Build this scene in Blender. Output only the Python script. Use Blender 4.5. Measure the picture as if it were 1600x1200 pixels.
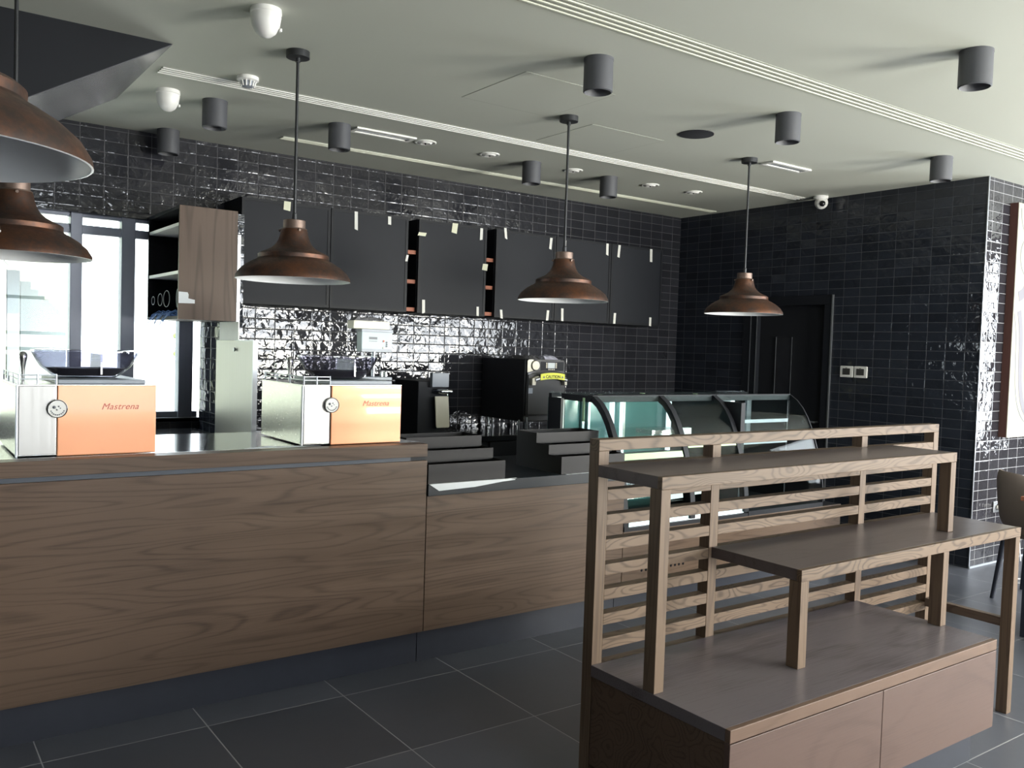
import bpy, bmesh, math, random
from mathutils import Vector, Matrix
random.seed(7)
S = bpy.context.scene
COL = S.collection
for o in list(bpy.data.objects):
    bpy.data.objects.remove(o)

# ------------------------------------------------------------------ camera
cd = bpy.data.cameras.new('camera'); cam = bpy.data.objects.new('camera', cd); COL.objects.link(cam)
right = (0.81119775, -0.58391045, 0.03173005)
down = (0.0018754, -0.05166256, -0.99866284)
fwd = (0.58476892, 0.81017255, -0.04081349)
M = Matrix((( right[0], -down[0], -fwd[0], 0.0), (right[1], -down[1], -fwd[1], 0.0),
            (right[2], -down[2], -fwd[2], 1.575), (0, 0, 0, 1)))
cam.matrix_world = M
cd.sensor_fit = 'HORIZONTAL'; cd.sensor_width = 36.0; cd.lens = 36.0*1374.34/1600.0
cd.clip_start = 0.05; cd.clip_end = 200
S.camera = cam
# ------------------------------------------------------------------ world and view
w = bpy.data.worlds.new('sky'); S.world = w; w.use_nodes = True
bg = w.node_tree.nodes['Background']
bg.inputs[0].default_value = (0.86, 0.93, 1.0, 1); bg.inputs[1].default_value = 7.0
S.view_settings.view_transform = 'Standard'; S.view_settings.look = 'None'
S.view_settings.gamma = 1.0; S.view_settings.use_curve_mapping = False
S.view_settings.exposure = 0.48
S.cycles.use_denoising = True
S.cycles.max_bounces = 10; S.cycles.diffuse_bounces = 5; S.cycles.glossy_bounces = 5
S.cycles.transmission_bounces = 8; S.cycles.transparent_max_bounces = 12
S.cycles.sample_clamp_indirect = 6.0
S.cycles.caustics_reflective = False; S.cycles.caustics_refractive = False
# ------------------------------------------------------------------ daylight through the glazing
def area(name, loc, target, sx, sy, power, col, portal=False):
    l = bpy.data.lights.new(name, 'AREA'); l.shape = 'RECTANGLE'; l.size = sx; l.size_y = sy
    l.energy = power; l.color = col
    if portal: l.cycles.is_portal = True
    o = bpy.data.objects.new(name, l); COL.objects.link(o); o.location = loc
    d = Vector(target) - Vector(loc)
    o.rotation_euler = d.to_track_quat('-Z', 'Y').to_euler()
    return o
# glazed rear of the shop (y = -2.6) and the glazed end of the right wall, sunlit pavement outside
LP = 1.0
for (nm, xa, xb, pw) in (('left', 1.2, 2.6, 0.22), ('middle', 4.85, 6.35, 1.0), ('right', 8.0, 9.5, 1.0)):
    xm = (xa+xb)/2; ww = xb-xa
    area('daylight_rear_'+nm, (xm, -2.52, 1.72), (xm, 5, 1.72), ww, 1.9, 50*ww*pw*LP, (0.96, 0.98, 1.0))
    area('pavement_bounce_rear_'+nm, (xm, -2.40, 1.15), (xm, 1.0, 3.4), ww, 1.1, 62*2.9*ww*(pw if nm != 'left' else 0.06)*LP, (1.0, 0.97, 0.84))
area('daylight_right_end', (9.5, 1.36, 1.72), (0, 1.36, 1.72), 1.5, 1.9, 60*LP, (0.90, 0.95, 1.0))
area('daylight_right_end_far', (9.5, -1.85, 1.72), (0, -1.85, 1.72), 1.4, 1.9, 45*LP, (0.96, 0.98, 1.0))
area('sky_portal_back_window', (-0.6, 6.75, 1.7), (-0.6, 0, 1.7), 5.0, 1.4, 1, (1, 1, 1), portal=True)
sl = bpy.data.lights.new('sun', 'SUN'); sl.energy = 14; sl.angle = 0.01; sl.color = (1.0, 0.95, 0.86)
so = bpy.data.objects.new('sun', sl); COL.objects.link(so); so.rotation_euler = (math.radians(38), 0, math.radians(8))

# ================================================================== materials
def newmat(name):
    m = bpy.data.materials.new(name); m.use_nodes = True
    nt = m.node_tree; b = nt.nodes['Principled BSDF']
    return m, nt, b
def N(nt, t, **kw):
    n = nt.nodes.new(t)
    for k, v in kw.items(): setattr(n, k, v)
    return n
def math_(nt, op, a, b=None, c=None):
    n = nt.nodes.new('ShaderNodeMath'); n.operation = op
    for i, x in enumerate((a, b, c)):
        if x is None: continue
        if isinstance(x, (int, float)): n.inputs[i].default_value = x
        else: nt.links.new(x, n.inputs[i])
    return n.outputs[0]
def mix_(nt, f, a, b):
    n = nt.nodes.new('ShaderNodeMix'); n.data_type = 'RGBA'
    for sock, x in ((n.inputs['Factor'], f), (n.inputs[6], a), (n.inputs[7], b)):
        if isinstance(x, (int, float)): sock.default_value = x
        elif isinstance(x, tuple): sock.default_value = x if len(x) == 4 else x + (1,)
        else: nt.links.new(x, sock)
    return n.outputs[2]
def noise(nt, vec, scale, detail=2.0, rough=0.5, dist=0.0):
    n = nt.nodes.new('ShaderNodeTexNoise'); n.inputs['Scale'].default_value = scale
    n.inputs['Detail'].default_value = detail; n.inputs['Roughness'].default_value = rough
    n.inputs['Distortion'].default_value = dist
    if vec is not None: nt.links.new(vec, n.inputs['Vector'])
    return n
def bump(nt, h, strength, dist, normal=None):
    n = nt.nodes.new('ShaderNodeBump'); n.inputs['Strength'].default_value = strength
    n.inputs['Distance'].default_value = dist; nt.links.new(h, n.inputs['Height'])
    if normal is not None: nt.links.new(normal, n.inputs['Normal'])
    return n.outputs[0]

def plain(name, col, rough=0.5, metal=0.0, var=0.06, nscale=12.0, bumpd=0.0, spec=0.5, coat=0.0):
    m, nt, b = newmat(name)
    tc = N(nt, 'ShaderNodeTexCoord')
    n = noise(nt, tc.outputs['Object'], nscale, 3)
    c1 = tuple(max(0, c*(1-var)) for c in col); c2 = tuple(min(1, c*(1+var)) for c in col)
    nt.links.new(mix_(nt, n.outputs['Fac'], c1, c2), b.inputs['Base Color'])
    b.inputs['Roughness'].default_value = rough; b.inputs['Metallic'].default_value = metal
    b.inputs['Specular IOR Level'].default_value = spec
    b.inputs['Coat Weight'].default_value = coat
    if bumpd: nt.links.new(bump(nt, n.outputs['Fac'], 0.5, bumpd), b.inputs['Normal'])
    return m

def wood(name, light, dark, axis, across=5.0, along=0.7, rings=28.0, contrast=0.8, rough=0.5, fibre=0.35, seedoff=0.0):
    """stained oak: contour rings of a stretched noise give the cathedral figure, fine fibres run with it"""
    m, nt, b = newmat(name)
    tc = N(nt, 'ShaderNodeTexCoord'); oi = N(nt, 'ShaderNodeObjectInfo')
    add = N(nt, 'ShaderNodeVectorMath', operation='MULTIPLY_ADD')
    cmb = N(nt, 'ShaderNodeCombineXYZ')
    for i in range(3): nt.links.new(oi.outputs['Random'], cmb.inputs[i])
    nt.links.new(cmb.outputs[0], add.inputs[0]); add.inputs[1].default_value = (9.0, 5.0, 7.0)
    nt.links.new(tc.outputs['Object'], add.inputs[2])
    def stretched(ac, al):
        mp = N(nt, 'ShaderNodeMapping'); sc = [ac, ac, ac]; sc['XYZ'.index(axis)] = al
        mp.inputs['Scale'].default_value = sc; mp.inputs['Location'].default_value = (seedoff, seedoff*0.7, seedoff*1.3)
        nt.links.new(add.outputs[0], mp.inputs['Vector']); return mp.outputs[0]
    n1 = noise(nt, stretched(across, along), 1.0, 1.0, 0.4, 0.2)
    r = math_(nt, 'SINE', math_(nt, 'MULTIPLY', n1.outputs['Fac'], rings*6.283/2))
    r = math_(nt, 'POWER', math_(nt, 'MULTIPLY_ADD', r, 0.5, 0.5), 4.0)
    n2 = noise(nt, stretched(220.0, 6.0), 1.0, 2.0, 0.6)
    n3 = noise(nt, stretched(6.0, 1.2), 1.0, 2.0)
    f = math_(nt, 'MULTIPLY', r, contrast)
    f = math_(nt, 'ADD', f, math_(nt, 'MULTIPLY', math_(nt, 'SUBTRACT', n2.outputs['Fac'], 0.5), fibre*2))
    f = math_(nt, 'ADD', f, math_(nt, 'MULTIPLY', math_(nt, 'SUBTRACT', n3.outputs['Fac'], 0.5), 0.9))
    cl = N(nt, 'ShaderNodeClamp'); nt.links.new(f, cl.inputs[0])
    nt.links.new(mix_(nt, cl.outputs[0], light, dark), b.inputs['Base Color'])
    b.inputs['Roughness'].default_value = rough; b.inputs['Specular IOR Level'].default_value = 0.24
    nt.links.new(bump(nt, n2.outputs['Fac'], 0.25, 0.0006), b.inputs['Normal'])
    return m

def tiles(name, ua, va, pu, pv, u0, v0, grout, body, body2, gcol, rough, tilt, wave, wscale, pillow=0.0):
    """rectangular tiles laid in straight columns on the plane of axes ua, va (world metres)"""
    m, nt, b = newmat(name)
    ge = N(nt, 'ShaderNodeNewGeometry'); sp = N(nt, 'ShaderNodeSeparateXYZ')
    nt.links.new(ge.outputs['Position'], sp.inputs[0])
    U = math_(nt, 'SUBTRACT', sp.outputs[ua], u0); V = math_(nt, 'SUBTRACT', sp.outputs[va], v0)
    du = math_(nt, 'PINGPONG', U, pu/2); dv = math_(nt, 'PINGPONG', V, pv/2)
    d = math_(nt, 'MINIMUM', du, dv)
    mask = math_(nt, 'LESS_THAN', d, grout/2)
    cu = math_(nt, 'FLOOR', math_(nt, 'DIVIDE', U, pu)); cv = math_(nt, 'FLOOR', math_(nt, 'DIVIDE', V, pv))
    cc = N(nt, 'ShaderNodeCombineXYZ'); nt.links.new(cu, cc.inputs[0]); nt.links.new(cv, cc.inputs[1])
    wn = N(nt, 'ShaderNodeTexWhiteNoise', noise_dimensions='3D'); nt.links.new(cc.outputs[0], wn.inputs['Vector'])
    off = N(nt, 'ShaderNodeVectorMath', operation='MULTIPLY_ADD')
    nt.links.new(wn.outputs['Color'], off.inputs[0]); off.inputs[1].default_value = (6, 6, 6)
    nt.links.new(ge.outputs['Position'], off.inputs[2])
    ns = noise(nt, off.outputs[0], wscale, 2.0, 0.45, 0.4)
    nm = noise(nt, ge.outputs['Position'], 2.2, 4.0, 0.6)
    cb = mix_(nt, nm.outputs['Fac'], body, body2)
    vv = math_(nt, 'MULTIPLY_ADD', wn.outputs['Value'], 0.4, 0.8)
    hsv = N(nt, 'ShaderNodeHueSaturation'); nt.links.new(vv, hsv.inputs['Value']); nt.links.new(cb, hsv.inputs['Color'])
    nt.links.new(mix_(nt, mask, hsv.outputs[0], gcol), b.inputs['Base Color'])
    rr = math_(nt, 'MULTIPLY_ADD', mask, 0.7-rough, rough)
    if name == 'slate_floor_tiles':
        rr = math_(nt, 'ADD', rr, math_(nt, 'MULTIPLY', math_(nt, 'SUBTRACT', nm.outputs['Fac'], 0.5), 0.25))
    nt.links.new(rr, b.inputs['Roughness'])
    # every tile sits at its own slight tilt, its glaze is wavy
    t = N(nt, 'ShaderNodeVectorMath', operation='SUBTRACT'); nt.links.new(wn.outputs['Color'], t.inputs[0])
    t.inputs[1].default_value = (0.5, 0.5, 0.5)
    t2 = N(nt, 'ShaderNodeVectorMath', operation='MULTIPLY_ADD'); nt.links.new(t.outputs[0], t2.inputs[0])
    t2.inputs[1].default_value = (tilt, tilt, tilt); nt.links.new(ge.outputs['Normal'], t2.inputs[2])
    t3 = N(nt, 'ShaderNodeVectorMath', operation='NORMALIZE'); nt.links.new(t2.outputs[0], t3.inputs[0])
    h = math_(nt, 'MULTIPLY', ns.outputs['Fac'], wave)
    e = N(nt, 'ShaderNodeMapRange', interpolation_type='SMOOTHSTEP'); nt.links.new(d, e.inputs[0])
    e.inputs[1].default_value = 0.0; e.inputs[2].default_value = grout*1.2+0.003
    h = math_(nt, 'ADD', h, math_(nt, 'MULTIPLY', e.outputs[0], 0.0004+pillow*0.2))
    nt.links.new(bump(nt, h, 1.0, 1.0, t3.outputs[0]), b.inputs['Normal'])
    return m

def glass(name, tint=(0.9, 0.97, 0.96), refl=0.9, rough=0.0):
    """thin clear pane: mostly straight through, mirror towards grazing"""
    m, nt, b = newmat(name); nt.nodes.remove(b)
    out = nt.nodes['Material Output']
    tr = N(nt, 'ShaderNodeBsdfTransparent'); tr.inputs[0].default_value = tint + (1,)
    gl = N(nt, 'ShaderNodeBsdfGlossy'); gl.inputs['Roughness'].default_value = rough
    lw = N(nt, 'ShaderNodeLayerWeight'); lw.inputs['Blend'].default_value = 0.5
    sch = math_(nt, 'MULTIPLY_ADD', math_(nt, 'POWER', lw.outputs['Facing'], 5.0), 0.96, 0.04)
    mx = N(nt, 'ShaderNodeMixShader'); nt.links.new(math_(nt, 'MULTIPLY', sch, refl), mx.inputs[0])
    nt.links.new(tr.outputs[0], mx.inputs[1]); nt.links.new(gl.outputs[0], mx.inputs[2])
    nt.links.new(mx.outputs[0], out.inputs[0]); return m

def brushed(name, col, rough, axis, metal=1.0):
    m, nt, b = newmat(name)
    tc = N(nt, 'ShaderNodeTexCoord'); mp = N(nt, 'ShaderNodeMapping'); sc = [160.0]*3; sc['XYZ'.index(axis)] = 1.5
    mp.inputs['Scale'].default_value = sc; nt.links.new(tc.outputs['Object'], mp.inputs[0])
    n = noise(nt, mp.outputs[0], 1.0, 2.0)
    b.inputs['Base Color'].default_value = col + (1,); b.inputs['Metallic'].default_value = metal
    nt.links.new(math_(nt, 'MULTIPLY_ADD', n.outputs['Fac'], 0.16, rough-0.08), b.inputs['Roughness'])
    return m

def copper(name):
    m, nt, b = newmat(name)
    tc = N(nt, 'ShaderNodeTexCoord')
    n = noise(nt, tc.outputs['Object'], 7.0, 5.0, 0.6); n2 = noise(nt, tc.outputs['Object'], 60.0, 3.0, 0.7)
    f = math_(nt, 'ADD', math_(nt, 'MULTIPLY', n.outputs['Fac'], 1.5), math_(nt, 'MULTIPLY', n2.outputs['Fac'], 0.6))
    mr = N(nt, 'ShaderNodeMapRange'); nt.links.new(f, mr.inputs[0]); mr.inputs[1].default_value = 0.70; mr.inputs[2].default_value = 1.20
    nt.links.new(mix_(nt, mr.outputs[0], (0.165, 0.070, 0.038), (0.062, 0.044, 0.038)), b.inputs['Base Color'])
    nt.links.new(math_(nt, 'MULTIPLY_ADD', mr.outputs[0], 0.2, 0.34), b.inputs['Roughness'])
    b.inputs['Metallic'].default_value = 0.75
    return m

MT = {}
MT['tile_x'] = tiles('black_wall_tiles_back', 0, 2, 0.1506, 0.0762, 2.890, 2.956, 0.0035, (0.016, 0.017, 0.021), (0.028, 0.028, 0.034), (0.075, 0.075, 0.082), 0.05, 0.035, 0.0048, 15.0, 0.0008)
MT['tile_y'] = tiles('black_wall_tiles_side', 1, 2, 0.1535, 0.0750, 3.455, 2.932, 0.0035, (0.015, 0.018, 0.026), (0.025, 0.029, 0.039), (0.065, 0.07, 0.082), 0.07, 0.06, 0.0045, 16.0, 0.0008)
MT['tile_z'] = tiles('black_wall_tiles_alcove', 0, 2, 0.1506, 0.0762, 6.86, 2.956, 0.0035, (0.014, 0.014, 0.018), (0.03, 0.028, 0.034), (0.30, 0.30, 0.31), 0.05, 0.08, 0.0055, 16.0, 0.0008)
MT['floor'] = tiles('slate_floor_tiles', 0, 1, 0.60, 0.62, 0.49, 3.55, 0.0045, (0.068, 0.073, 0.092), (0.108, 0.112, 0.135), (0.34, 0.34, 0.36), 0.36, 0.0, 0.0004, 14.0)
MT['ceiling'] = plain('sage_white_ceiling_paint', (0.56, 0.575, 0.505), 0.6, var=0.02, nscale=1.2)
MT['white_wall'] = plain('white_wall_paint', (0.62, 0.62, 0.60), 0.7)
MT['grey_wall'] = plain('dark_wall_paint', (0.10, 0.10, 0.105), 0.6)
MT['oak_x'] = wood('dark_oak_panel', (0.120, 0.079, 0.055), (0.053, 0.033, 0.023), 'X', 9.0, 0.8, 24, 0.50, 0.40, 0.5)
MT['oak_z'] = wood('dark_oak_panel_upright', (0.12, 0.084, 0.064), (0.06, 0.040, 0.030), 'Z', 5.0, 0.6, 20, 0.6, 0.45, 0.3)
MT['ash_x'] = wood('worn_oak_along', (0.150, 0.103, 0.070), (0.058, 0.038, 0.026), 'X', 12.0, 3.0, 30, 0.75, 0.5, 0.3)
MT['ash_y'] = wood('worn_oak_across', (0.14, 0.10, 0.074), (0.06, 0.04, 0.03), 'Y', 11.0, 2.6, 14, 0.6, 0.5, 0.3)
MT['ash_z'] = wood('worn_oak_upright', (0.150, 0.103, 0.070), (0.080, 0.053, 0.038), 'Z', 16.0, 0.9, 16, 0.6, 0.5, 0.35)
MT['shelf_x'] = wood('worn_oak_shelf', (0.115, 0.094, 0.092), (0.062, 0.049, 0.048), 'X', 5.0, 1.2, 14, 0.35, 0.28, 0.8)
MT['base_x'] = wood('worn_oak_base_top', (0.140, 0.120, 0.128), (0.070, 0.056, 0.060), 'X', 4.0, 1.5, 8, 0.30, 0.26, 0.9)
MT['edge_x'] = wood('worn_oak_base_edge', (0.145, 0.093, 0.068), (0.085, 0.053, 0.038), 'X', 5.0, 2.0, 12, 0.3, 0.45, 0.3)
MT['door_x'] = wood('worn_oak_cabinet_front', (0.112, 0.072, 0.060), (0.062, 0.039, 0.033), 'X', 4.0, 1.5, 12, 0.25, 0.42, 0.4)
MT['black_gloss'] = plain('black_solid_surface', (0.020, 0.021, 0.025), 0.12, var=0.2)
MT['black_matt'] = plain('black_laminate', (0.016, 0.017, 0.021), 0.5, var=0.1, spec=0.22)
MT['charcoal'] = plain('charcoal_cabinet_paint', (0.012, 0.0135, 0.018), 0.55, var=0.05, spec=0.2)
MT['charcoal_edge'] = plain('charcoal_cabinet_edge', (0.010, 0.011, 0.014), 0.5, var=0.05, spec=0.2)
MT['slab'] = plain('dark_slate_worktop', (0.012, 0.016, 0.022), 0.35, var=0.12, spec=0.28)
MT['plinth'] = plain('dark_plinth_laminate', (0.032, 0.035, 0.047), 0.42, var=0.1, spec=0.3)
MT['groove'] = plain('blue_grey_metal_groove', (0.055, 0.065, 0.085), 0.5, 0.0)
MT['tray'] = plain('brown_grey_metal_bins', (0.015, 0.013, 0.014), 0.5, var=0.15, spec=0.3)
MT['spot'] = plain('grey_painted_metal_spot', (0.072, 0.074, 0.083), 0.55, 0.0)
MT['spot_in'] = plain('dark_spot_interior', (0.06, 0.058, 0.055), 0.4, 0.3)
MT['rod'] = plain('dark_metal_rod', (0.045, 0.047, 0.050), 0.35, 0.5)
MT['copper'] = copper('aged_copper_shade')
MT['cap'] = plain('aged_brown_metal_cap', (0.19, 0.135, 0.11), 0.45, 0.6, var=0.25, nscale=30)
MT['enamel'] = plain('white_enamel', (0.80, 0.82, 0.84), 0.35)
MT['white_plastic'] = plain('white_plastic', (0.82, 0.81, 0.78), 0.35)
MT['white_metal'] = plain('white_painted_metal', (0.80, 0.80, 0.76), 0.35)
MT['cream_metal'] = plain('cream_painted_metal', (0.64, 0.65, 0.54), 0.5)
MT['lens'] = plain('black_lens', (0.01, 0.01, 0.012), 0.05)
MT['cloth_black'] = plain('black_speaker_grille', (0.016, 0.017, 0.022), 0.8)
MT['gap'] = plain('ceiling_shadow_gap', (0.36, 0.37, 0.32), 0.8)
MT['steel'] = brushed('brushed_stainless_steel', (0.60, 0.59, 0.57), 0.24, 'X')
MT['steel_z'] = brushed('brushed_stainless_steel_upright', (0.40, 0.39, 0.375), 0.38, 'Z')
MT['chrome'] = plain('chrome', (0.75, 0.76, 0.78), 0.12, 1.0, var=0.02)
MT['alu'] = plain('satin_aluminium', (0.45, 0.47, 0.50), 0.35, 0.9, var=0.03)
MT['orange'] = plain('orange_copper_lacquer', (0.86, 0.37, 0.185), 0.33, 0.15, var=0.03, coat=0.25)
MT['frame'] = plain('haze_lightened_window_frame', (0.26, 0.28, 0.35), 0.4, 0.1)  # dark frames, their colour lightened to include the haze of bright glass
MT['win_glass'] = glass('clear_window_glass', (0.97, 0.99, 0.98), 0.7)
MT['case_glass'] = glass('display_case_glass', (0.92, 0.97, 0.96), 0.4)
MT['hopper'] = glass('smoky_clear_plastic', (0.80, 0.80, 0.86), 2.2, 0.05)
MT['beans'] = plain('dark_roasted_beans', (0.035, 0.030, 0.035), 0.5, var=0.5, nscale=90, bumpd=0.004)
MT['teal'] = plain('teal_tinted_door_glass', (0.10, 0.22, 0.22), 0.12)
MT['tape'] = plain('cream_masking_tape', (0.66, 0.66, 0.50), 0.6)
MT['tape_w'] = plain('white_tape', (0.66, 0.66, 0.62), 0.5)
MT['green_tape'] = plain('pale_green_protective_tape', (0.50, 0.70, 0.40), 0.5)
MT['paper'] = plain('white_paper', (0.74, 0.77, 0.80), 0.7, bumpd=0.003, nscale=8)
MT['paper_lilac'] = plain('lilac_white_paper', (0.66, 0.66, 0.80), 0.6)
MT['film'] = plain('grey_plastic_film', (0.16, 0.16, 0.17), 0.2, bumpd=0.02, nscale=20)
MT['cream'] = plain('cream_plastic', (0.70, 0.66, 0.54), 0.4)
MT['yellow'] = plain('yellow_warning_label', (0.80, 0.82, 0.06), 0.45)
MT['oven_grey'] = plain('oven_graphite_panel', (0.055, 0.055, 0.058), 0.45, 0.1, spec=0.35)
MT['oven_side'] = plain('oven_black_casing', (0.030, 0.030, 0.036), 0.45)
MT['screen'] = plain('grey_display_screen', (0.42, 0.46, 0.47), 0.2)
MT['panel_white'] = plain('pale_blue_control_box', (0.42, 0.52, 0.55), 0.4)
MT['grey_plastic'] = plain('grey_plastic', (0.30, 0.33, 0.38), 0.4)
MT['red'] = plain('red_button', (0.6, 0.10, 0.05), 0.4)
MT['ink'] = plain('grey_print', (0.16, 0.17, 0.19), 0.5)
MT['brand'] = plain('red_brown_metal_script', (0.30, 0.06, 0.03), 0.3, 0.3)
MT['wire_blue'] = plain('blue_wire', (0.10, 0.22, 0.55), 0.5)
MT['wire_grey'] = plain('grey_wire', (0.36, 0.40, 0.42), 0.5)
MT['white_cord'] = plain('white_cord', (0.75, 0.76, 0.78), 0.5)
MT['canvas'] = plain('cream_canvas', (0.30, 0.285, 0.24), 0.8)
MT['art_grey'] = plain('pale_grey_paint', (0.165, 0.16, 0.185), 0.8)
MT['art_line'] = plain('grey_line_paint', (0.13, 0.145, 0.17), 0.8)
MT['art_pink'] = plain('pale_pink_paint', (0.27, 0.21, 0.20), 0.8)
MT['art_frame'] = wood('dark_red_brown_frame', (0.085, 0.040, 0.034), (0.055, 0.027, 0.024), 'Z', 20, 1.5, 8, 0.4)
MT['fabric'] = plain('beige_chair_fabric', (0.27, 0.215, 0.19), 0.9, var=0.12, nscale=260, bumpd=0.001)
MT['redwood'] = wood('red_brown_table_wood', (0.34, 0.12, 0.07), (0.22, 0.07, 0.04), 'X', 8, 1, 12, 0.5)
MT['navy'] = plain('navy_laminate', (0.020, 0.024, 0.038), 0.4)
MT['ground'] = plain('pale_concrete', (0.60, 0.58, 0.54), 0.8, nscale=3)
MT['facade'] = plain('pale_stone_facade', (0.32, 0.35, 0.28), 0.7, nscale=2)
MT['facade_dark'] = plain('facade_blue_glass', (0.16, 0.19, 0.20), 0.4)
MT['leaf'] = plain('leaf_green', (0.12, 0.15, 0.05), 0.7, var=0.5, nscale=9)
MT['bark'] = plain('bark_brown', (0.10, 0.07, 0.05), 0.8)
def _lamp(name, col, st):
    m, nt, b = newmat(name)
    b.inputs['Base Color'].default_value = col+(1,); b.inputs['Emission Color'].default_value = col+(1,)
    b.inputs['Emission Strength'].default_value = st; return m
MT['tube'] = _lamp('lit_white_tube', (0.86, 0.95, 1.0), 0.9)
# ================================================================== mesh helpers
ORG = {}
class MB:
    def __init__(s): s.v = []; s.f = []
    def add(s, vs, fs):
        n = len(s.v); s.v += [Vector(p) for p in vs]; s.f += [[i+n for i in f] for f in fs]; return s
    def box(s, x0, x1, y0, y1, z0, z1):
        return s.add([(x0,y0,z0),(x1,y0,z0),(x1,y1,z0),(x0,y1,z0),(x0,y0,z1),(x1,y0,z1),(x1,y1,z1),(x0,y1,z1)],
                     [(0,3,2,1),(4,5,6,7),(0,1,5,4),(1,2,6,5),(2,3,7,6),(3,0,4,7)])
    def prism(s, poly, axis, a, b):
        """poly: 2-D points in the two other axes (in xyz order), swept along axis from a to b"""
        k = 'xyz'.index(axis); n = len(poly); vs = []
        for t in (a, b):
            for p in poly:
                q = list(p); q.insert(k, t); vs.append(q)
        return s.add(vs, [list(range(n))[::-1], list(range(n, 2*n))] + [[i, (i+1) % n, n+(i+1) % n, n+i] for i in range(n)])
    def lathe(s, cx, cy, prof, n=40, sy=1.0, closed=False):
        vs = []; m = len(prof)
        for i in range(n):
            a = 2*math.pi*i/n
            for r, z in prof: vs.append((cx+r*math.cos(a), cy+r*math.sin(a)*sy, z))
        fs = []
        for i in range(n):
            j = (i+1) % n
            for k in range(m if closed else m-1):
                l = (k+1) % m
                fs.append((i*m+k, j*m+k, j*m+l, i*m+l))
        if not closed:
            fs.append([i*m for i in range(n)][::-1]); fs.append([i*m+m-1 for i in range(n)])
        return s.add(vs, fs)
    def tube(s, pts, r, n=8, r1=None):
        pts = [Vector(p) for p in pts]; m = len(pts); rings = []; prev = None
        for i, p in enumerate(pts):
            t = (pts[min(i+1, m-1)] - pts[max(i-1, 0)]).normalized()
            if prev is None:
                a = Vector((0, 0, 1)) if abs(t.z) < 0.9 else Vector((1, 0, 0))
                u = t.cross(a).normalized()
            else:
                u = (prev - t*prev.dot(t)).normalized()
            prev = u; v = t.cross(u)
            rr = r if r1 is None else r+(r1-r)*i/(m-1)
            rings.append([p+(u*math.cos(2*math.pi*k/n)+v*math.sin(2*math.pi*k/n))*rr for k in range(n)])
        fs = []
        for i in range(m-1):
            for k in range(n):
                l = (k+1) % n; fs.append((i*n+k, i*n+l, (i+1)*n+l, (i+1)*n+k))
        fs.append(list(range(n))[::-1]); fs.append([(m-1)*n+k for k in range(n)])
        return s.add([q for r_ in rings for q in r_], fs)
    def cyl(s, p0, p1, r, n=24): return s.tube([p0, p1], r, n)
    def ball(s, c, r, n=16, sz=1.0, sx=1.0, sy=1.0):
        prof = [(r*math.sin(math.pi*i/n), c[2]-r*sz*math.cos(math.pi*i/n)) for i in range(n+1)]
        prof[0] = (0.0002, prof[0][1]); prof[-1] = (0.0002, prof[-1][1])
        k = len(s.v); s.lathe(c[0], c[1], prof, n*2)
        for q in s.v[k:]: q.x = c[0]+(q.x-c[0])*sx; q.y = c[1]+(q.y-c[1])*sy
        return s
    def build(s, name, mat, parent=None, bevel=0.0, smooth=False, mats=None):
        if parent is not None: o0 = ORG[parent.name]
        else:
            xs = [p.x for p in s.v]; ys = [p.y for p in s.v]; zs = [p.z for p in s.v]
            o0 = Vector(((min(xs)+max(xs))/2, (min(ys)+max(ys))/2, min(zs)))
        me = bpy.data.meshes.new(name); me.from_pydata([tuple(p-o0) for p in s.v], [], s.f)
        bm = bmesh.new(); bm.from_mesh(me); bmesh.ops.recalc_face_normals(bm, faces=bm.faces); bm.to_mesh(me); bm.free()
        me.materials.append(MT[mat] if isinstance(mat, str) else mat)
        o = bpy.data.objects.new(name, me); COL.objects.link(o)
        if parent is not None: o.parent = parent
        else: o.location = o0
        ORG[o.name] = o0
        if smooth:
            for p in me.polygons: p.use_smooth = True
            md = o.modifiers.new('edges', 'EDGE_SPLIT'); md.split_angle = math.radians(35)
        if bevel:
            b = o.modifiers.new('bevel', 'BEVEL'); b.width = bevel; b.segments = 2; b.limit_method = 'ANGLE'
        return o
def tag(o, label, cat, group=None, kind=None):
    o['label'] = label; o['category'] = cat
    if group: o['group'] = group
    if kind: o['kind'] = kind
    return o
def thing(name, label, cat, loc, group=None, kind=None):
    o = bpy.data.objects.new(name, None); COL.objects.link(o); o.location = loc; o.empty_display_size = 0.1
    ORG[o.name] = Vector(loc); return tag(o, label, cat, group, kind)
def struct(name, mb, mat, label, cat, **kw): return tag(mb.build(name, mat, **kw), label, cat, kind='structure')
def dup(root, loc, label, group=None):
    r = root.copy(); COL.objects.link(r); r.location = loc; r['label'] = label; ORG[r.name] = Vector(loc)
    if group: r['group'] = group
    def kids(a, b):
        for ch in list(a.children):
            c = ch.copy(); COL.objects.link(c); c.parent = b; c.matrix_parent_inverse = ch.matrix_parent_inverse.copy(); kids(ch, c)
    kids(root, r); return r
def text(name, body, size, mat, parent, loc, rx=math.pi/2, rz=0.0, shear=0.0, depth=0.0008, spacing=1.0, bold=0.0):
    c = bpy.data.curves.new(name, 'FONT'); c.body = body; c.size = size; c.extrude = depth; c.shear = shear
    c.space_character = spacing; c.offset = bold; c.align_x = 'CENTER'; c.align_y = 'CENTER'
    t = bpy.data.objects.new('tmp', c); COL.objects.link(t)
    bpy.context.view_layer.update()
    me = bpy.data.meshes.new_from_object(t); bpy.data.objects.remove(t)
    me.materials.clear(); me.materials.append(MT[mat])
    Mx = Matrix.Translation(Vector(loc)-ORG[parent.name]) @ Matrix.Rotation(rz, 4, 'Z') @ Matrix.Rotation(rx, 4, 'X')
    me.transform(Mx)
    o = bpy.data.objects.new(name, me); COL.objects.link(o); o.parent = parent; ORG[o.name] = ORG[parent.name]; return o

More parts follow.
